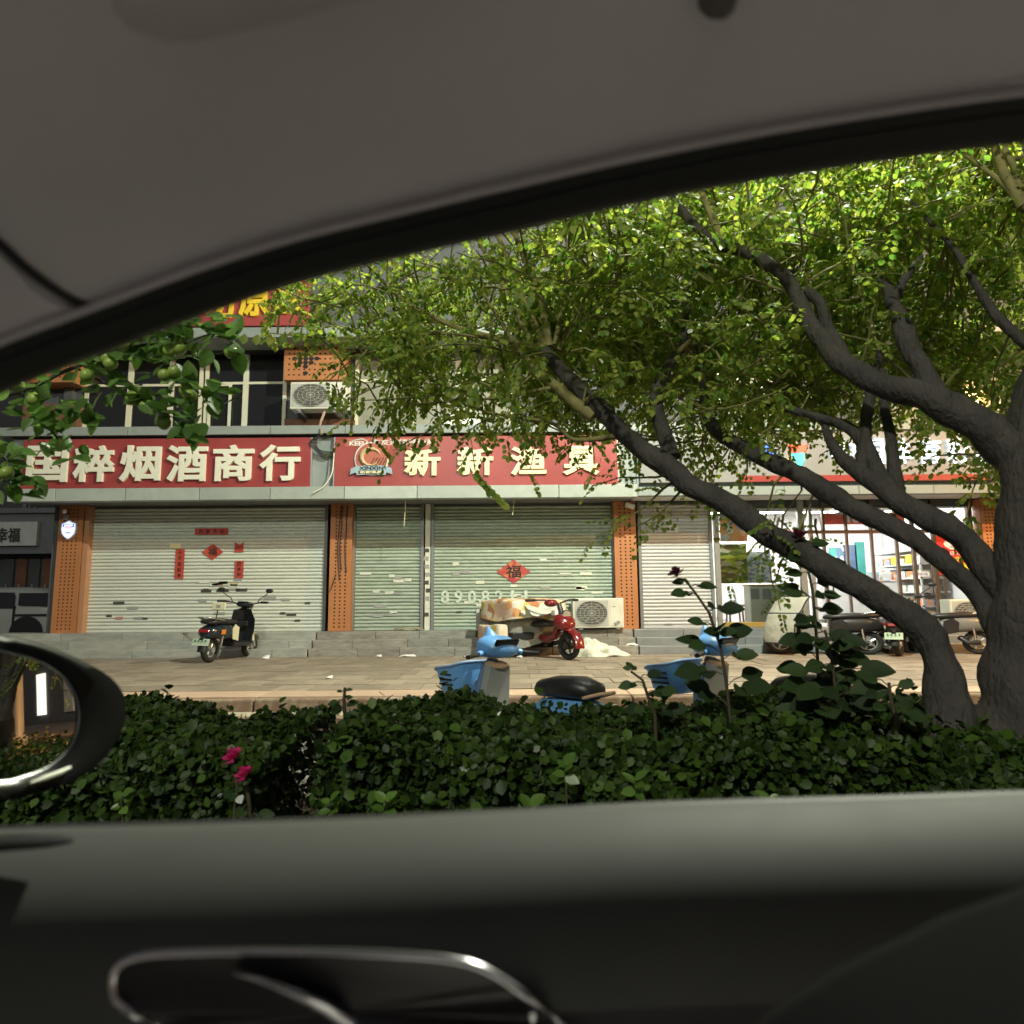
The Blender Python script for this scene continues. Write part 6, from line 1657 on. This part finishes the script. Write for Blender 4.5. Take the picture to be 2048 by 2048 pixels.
def cr_(pts, n=8):
    out = []
    pts = [Vector(p) for p in pts]
    for i in range(len(pts)-1):
        p0, p1, p2, p3 = pts[max(i-1,0)], pts[i], pts[i+1], pts[min(i+2,len(pts)-1)]
        for s in range(n):
            q = s/n
            out.append(0.5*((2*p1)+(p2-p0)*q+(2*p0-5*p1+4*p2-p3)*q*q+(3*p1-p0-3*p2+p3)*q**3))
    out.append(pts[-1]); return out
YW = .62
# line between the headliner and the black seal, and lower edge of the seal
top_uv = [(-1800,1560),(-1200,1260),(-700,1010),(-300,830),(0,703),(200,628),(400,553),(600,490),(800,440),(1000,392),(1250,335),(1500,285),(1750,243),(2048,202),(2400,165),(2900,130)]
bot_uv = [(-1800,1640),(-1200,1330),(-700,1075),(-300,905),(0,770),(200,694),(400,618),(600,552),(800,503),(1000,458),(1250,400),(1500,351),(1750,311),(2048,271),(2400,235),(2900,200)]
top = cr_([P(u,v,YW-.012) for u, v in top_uv], 5); bot = cr_([P(u,v,YW+.02) for u, v in bot_uv], 5)
# seal: a soft rubber section between the two lines, with a lip
sec = []
for a, b in zip(top, bot):
    m_ = (a+b)/2; d = (b-a)
    sec.append([a+Vector((0,-.004,.004)), a+d*.22+Vector((0,-.016,0)), a+d*.40+Vector((0,-.010,0)), a+d*.46+Vector((0,-.004,0)), a+d*.55+Vector((0,-.012,0)), a+d*.85+Vector((0,-.006,0)), b+Vector((0,.004,0)), b+Vector((0,.03,.01)), a+Vector((0,.05,.02)), a+Vector((0,.02,.02))])
MB().rings(sec).build('window_seal', m_seal, car, smooth=60)
# headliner / side trim: from the seal up and inwards over the occupants
ZR = P(1024,420,YW).z+.20
grid = []
for a in top:
    zr = max(ZR, a.z+.10) if a.x > -.9 else max(ZR-.25*(-.9-a.x), a.z+.06)
    dz = zr-a.z
    fl = 1/(1+math.exp(-(a.x+.25)*4))    # roof bows in the middle of the car
    prof = [(0.0,0.0),(.006,.010),(-.012,.030),(-.035,dz*.30+.01),(-.075,dz*.58),(-.13,dz*.78),(-.22,dz*.90),(-.36,dz*.97),(-.60,dz*1.01),(-.95,dz*1.01),(-1.25,dz*.95)]
    grid.append([a+Vector((0,y,z)) for y, z in prof])
MB().sheet(grid, .02, (0,.5,1)).build('headliner', m_headliner, car, smooth=80)
# rolled piping where the cloth tucks into the seal
MB().tube([a+Vector((0,-.003,.004)) for a in top], .0065, 8).build('trim_roll', m_pillar, car, smooth=60)
# roof skin and far side, so that the cabin is closed overhead
MB().sheet([[p+Vector((0,.05,.05)) for p in row[1:]] for row in grid], .004).build('roof_skin', m_carpaint, car, smooth=60)
# seam between windscreen pillar trim and headliner
def on_liner(u, v):
    """where the view ray through (u, v) meets the headliner"""
    o = Vector((0,0,HC)); d = (P(u,v,1.0)-o)
    best = None
    for i in range(len(grid)-1):
        for j in range(len(grid[0])-1):
            for tri in ((grid[i][j],grid[i+1][j],grid[i+1][j+1]),(grid[i][j],grid[i+1][j+1],grid[i][j+1])):
                from mathutils.geometry import intersect_ray_tri
                h = intersect_ray_tri(*tri, d, o, True)
                if h is not None and (best is None or (h-o).length < best): best = (h-o).length; hit = h
    return hit if best is not None else P(u,v,.5)
seam = cr_([on_liner(u,v) for u, v in [(-60,440),(0,488),(50,535),(110,580),(160,607),(200,618)]], 4)
MB().tube([p+(Vector((0,0,HC))-p).normalized()*.001 for p in seam], .0045, 8).build('trim_seam', m_seal, car, smooth=60)
# pillar trim panel proud of the liner in front of the seam
pg = []
for k in range(7):
    f = k/6; row = []
    for s in range(6):
        q_ = s/5
        u_ = -60+255*f; vb = 703-.375*u_-5
        vt = min([440,484,528,572,598,612,616][k]+8, vb-2)
        p = on_liner(u_, vt+(vb-vt)*q_); row.append(p+(Vector((0,0,HC))-p).normalized()*.005)
    pg.append(row)
MB().sheet(pg, .004, (0,1,0)).build('pillar_trim', m_pillar, car, smooth=80)
# folded sun visor overhead
vis = [(205,-260),(212,-40),(228,20),(262,60),(330,84),(410,80),(520,55),(640,24),(760,-10),(900,-60),(1100,-140),(1100,-420),(600,-480),(300,-420)]
def vpt(u, v):
    p = on_liner(u, max(v,-330)); c = Vector((0,0,HC)); return c+(p-c)*.90
vv_ = [vpt(u,v) for u, v in vis]
cen = sum(vv_, Vector())/len(vv_); nrm_ = (Vector((0,0,HC))-cen).normalized()
g = MB()
for sc_, of in ((1.0,-.012),(1.012,-.004),(1.012,.002),(.995,.008),(.96,.011)):
    pass
g.rings([[cen+(p-cen)*s_+nrm_*o_ for p in vv_] for s_, o_ in ((.97,-.020),(1.0,-.012),(1.0,.002),(.985,.008),(.95,.0105))])
g.build('sun_visor', mat('visor_vinyl', (0.44,0.41,0.42), .6, var=.04), car, smooth=60)
m_hook = mat('hook_plastic', (0.12,0.10,0.095), .7)
# dark coat hook overhead
hp = on_liner(1432,-8); 
MB().tube([hp,hp+Vector((0,-.012,-.016)),hp+Vector((0,-.028,-.018))],[.016,.014,.008],10).build('coat_hook', m_hook, car, smooth=60)
# ---- door: belt line, top pad, lower panel
belt_uv = [(-700,1700),(-300,1680),(0,1660),(350,1651),(700,1640),(1024,1626),(1300,1612),(1600,1603),(1850,1596),(2048,1589),(2400,1578),(2900,1565)]
YD = .74
bl_ = cr_([P(u,v,YD) for u, v in belt_uv], 5)
MB().rings([[p+Vector((0,.045,-.016)),p+Vector((0,.040,-.007)),p+Vector((0,.026,-.003)),p+Vector((0,.016,-.006)),p+Vector((0,.02,-.04)),p+Vector((0,.05,-.04))] for p in bl_]).build('belt_seal', m_seal, car, smooth=50)
prof = [(.03,-.045),(.015,-.004),(0,0),(-.02,-.001),(-.05,-.008),(-.08,-.022),(-.105,-.045),(-.12,-.075),(-.126,-.11),(-.122,-.125)]
MB().sheet([[p+Vector((0,y,z)) for y, z in prof] for p in bl_]).build('door_top_pad', m_doortop, car, smooth=80)
prof2 = [(-.118,-.118),(-.120,-.135),(-.135,-.155),(-.150,-.19),(-.150,-.26),(-.12,-.34),(-.12,-.55),(-.14,-.75)]
dgrid = [[p+Vector((0,y,z)) for y, z in prof2] for p in bl_]
door = MB().sheet(dgrid, .02, (0,1,0)).build('door_panel', m_door, car, smooth=70)
MB().sheet([[p+Vector((0,.055,-.03)),p+Vector((0,.085,-.14)),p+Vector((0,.10,-.35)),p+Vector((0,.08,-.75))] for p in bl_], .004, (0,1,0)).build('door_skin', m_carpaint, car, smooth=70)
def on_door(u, v):
    o = Vector((0,0,HC)); d = (P(u,v,1.0)-o); best = None
    from mathutils.geometry import intersect_ray_tri
    for i in range(len(dgrid)-1):
        for j in range(len(dgrid[0])-1):
            for tri in ((dgrid[i][j],dgrid[i+1][j],dgrid[i+1][j+1]),(dgrid[i][j],dgrid[i+1][j+1],dgrid[i][j+1])):
                h = intersect_ray_tri(*tri, d, o, True)
                if h is not None and (best is None or (h-o).length < best): best = (h-o).length; hit = h
    return hit if best is not None else P(u,v,.6)
# release handle in its bowl, with a bright rim
rim_uv = [(232,2000),(226,1962),(240,1930),(275,1914),(330,1907),(420,1904),(540,1903),(680,1905),(800,1910),(900,1919),(960,1935),(1010,1962),(1060,1998),(1110,2036),(1150,2075),(1180,2130),(1150,2200),(1050,2250),(800,2270),(560,2240),(430,2150),(330,2060),(270,2030)]
rim = [on_door(u,v) for u, v in rim_uv]
rim_s = cr_(rim+[rim[0]], 4)
tow = lambda p, k: p+(Vector((0,0,HC))-p).normalized()*k
MB().tube([tow(p,.003) for p in rim_s], .0036, 8).build('bowl_rim', m_satin, door, smooth=60)
cen = sum(rim, Vector())/len(rim)
g = MB(); g.rings([[tow(p,.002) for p in rim_s],[cen+(p-cen)*.97+Vector((0,.006,0)) for p in rim_s],[cen+(p-cen)*.90+Vector((0,.016,0)) for p in rim_s],[cen+(p-cen)*.5+Vector((0,.024,0)) for p in rim_s]], False)
g.add([cen+(p-cen)*.5+Vector((0,.024,0)) for p in rim_s], [tuple(range(len(rim_s)))])
MB().sheet([[tow(p,.0022) for p in rim_s],[tow(cen+(p-cen)*.93,.0012) for p in rim_s],[tow(cen+(p-cen)*.6,.001) for p in rim_s],[tow(cen+(p-cen)*.02,.001) for p in rim_s]]).build('handle_bowl', mat('bowl_black', (0.012,0.010,0.013), .35, var=.1), door, smooth=70)
lev = [(462,1948),(520,1962),(590,1990),(650,2020),(720,2064),(800,2120),(860,2190)]
lw = [2,9,18,26,34,40,44]
rows = []
for (u, v), w in zip(lev, lw):
    a, m_, b = tow(on_door(u-w*.5,v+w*.7),.008), tow(on_door(u,v),.020), tow(on_door(u+w*.6,v-w*.6),.010)
    rows.append([a,(a+m_)/2+(tow(m_,.004)-m_),m_,(b+m_)/2+(tow(m_,.004)-m_),b])
MB().sheet(rows, .003, (0,1,0)).build('release_lever', m_satin, door, smooth=60)
MB().ball(tow(on_door(1065,2028),.006),.004,.003,.010,10,8).build('lock_knob', m_satin, door, smooth=60)
# small dark blob at the front end of the door top
a = P(-40,1690,YD-.07); 
MB().blob([(a.x-.02,a.z,.016,.004,YD-.07),(a.x+.02,a.z+.002,.018,.006,YD-.07),(a.x+.07,a.z+.003,.012,.004,YD-.07),(a.x+.085,a.z+.003,.004,.002,YD-.07)],10).build('dark_blob', m_seal, car, smooth=60)
# shoulder of the passenger seat, low on the right
g = []
for k in range(14):
    f = k/13
    row = []
    for (u, v, Y) in [(1330,2420,.50),(1380,2130,.50),(1480,1990,.49),(1640,1890,.48),(1820,1800,.47),(2000,1735,.46),(2200,1690,.45),(2500,1690,.44)]:
        p = P(u,v,Y); row.append(p+Vector((.02*f,-.02+.0*f,0))+Vector((0,.13*(math.sin(math.pi*f)-1)*1.0,-.02*(2*f-1)**2)))
    g.append(row)
MB().sheet(g, .05, (.3,0,-1)).build('seat_shoulder', m_seat, car, smooth=80)
# ---- wing mirror outside the front corner of the window
YM = 1.02
mo = [(-260,1230),(-120,1238),(0,1268),(90,1290),(165,1322),(218,1352),(245,1385),(252,1425),(240,1470),(205,1520),(150,1560),(70,1588),(0,1602),(-140,1606),(-260,1590),(-330,1500),(-340,1350)]
mg = [(-240,1270),(-110,1276),(0,1300),(70,1318),(118,1344),(148,1380),(159,1420),(156,1460),(138,1500),(96,1535),(40,1556),(0,1564),(-120,1570),(-230,1556),(-280,1480),(-285,1350)]
hou = cr_([P(u,v,YM) for u, v in mo]+[P(*mo[0],YM)], 4)[:-1]
gl = cr_([P(u,v,YM) for u, v in mg]+[P(*mg[0],YM)], 4)[:-1]
mc = sum(gl, Vector())/len(gl)
# the mirror face looks back along the street; the housing swells forwards
d_in = (mc-Vector((0,0,HC))).normalized(); d_out = Vector((.96,.25,.0)).normalized()
mn = (d_out-d_in).normalized()
def to_plane(p, off=0.0):
    o = Vector((0,0,HC)); d = (p-o).normalized(); k = ((mc+mn*off)-o).dot(mn)/d.dot(mn); return o+d*k
hp_ = [to_plane(p,.012) for p in hou]; gp_ = [to_plane(p) for p in gl]
hc = sum(hp_, Vector())/len(hp_)
wm = MB().rings([[to_plane(p,.004) for p in gl],[gg.lerp(h,.5)+mn*.010 for gg, h in zip(gp_,hp_)],[h for h in hp_],[hc+(h-hc)*1.02-mn*.03 for h in hp_],[hc+(h-hc)*.96-mn*.07 for h in hp_],[hc+(h-hc)*.80-mn*.11 for h in hp_],[hc+(h-hc)*.45-mn*.135 for h in hp_]],False)
wm.add([hc+(h-hc)*.45-mn*.135 for h in hp_],[tuple(range(len(hp_)))])
wmo = wm.build('wing_mirror', m_mirhouse, car, smooth=70)
MB().add(gp_,[tuple(range(len(gp_)))]).build('mirror_glass', m_mirror, wmo)
MB().tube(gp_+[gp_[0]],.0028,6).build('glass_edge', m_alu, wmo, smooth=60)
# turn signal strip under the housing
sg = [(60,1566),(90,1556),(120,1545),(140,1535)]
MB().tube([to_plane(P(u,v,YM),.018) for u, v in sg],[.002,.0045,.0045,.003],8).build('signal_strip', m_cream, wmo, smooth=60)
MB().tube([hc-mn*.06,hc-mn*.06+Vector((-.02,-.08,-.10)),Vector((hc.x-.05,YD+.06,bl_[8].z-.04))],[.045,.04,.05],10).build('mirror_arm', m_blackg, wmo, smooth=60)
m_bounce_cream = mat('bounce_cream', (0.52,0.50,0.49), .5, var=.05, bump=.05, bscale=200)  # unseen pale surface, there to bounce light onto the headliner
m_bounce_floor = mat('bounce_beige', (0.38,0.365,0.36), .95, var=.1)  # pale floor colour that bounces light upwards
# unseen cabin parts added for the light: door blocks it, pale surfaces bounce it
MB().box(-1.6,1.9,-.80,-.74,Z_ROAD+.25,.86).build('driver_door', m_door, car, bevel=.02)  # closes the unseen side against lamp light
MB().box(-1.6,1.9,-.74,.60,Z_ROAD+.2,Z_ROAD+.26).build('floor_pan', m_bounce_floor, car)
MB().box(-1.45,-.95,-.74,.60,Z_ROAD+.27,.68).build('dashboard', m_bounce_cream, car, bevel=.05)  # unseen, pale so that light bounces off it
for y_ in (-.38,.22):
    MB().box(-.25,.30,y_-.24,y_+.24,Z_ROAD+.30,.36).build('bounce_cushion', m_bounce_cream, car, bevel=.05)  # added light reflector in cushion shape
    MB().obox((.42,y_,.55),(.16,.46,.62),Euler((0,.25,0)).to_matrix()).build('bounce_back', m_bounce_cream, car, bevel=.05) if y_ < 0 else None
MB().box(-.25,.45,-.13,-.03,Z_ROAD+.27,.30).build('centre_console', m_door, car, bevel=.03)
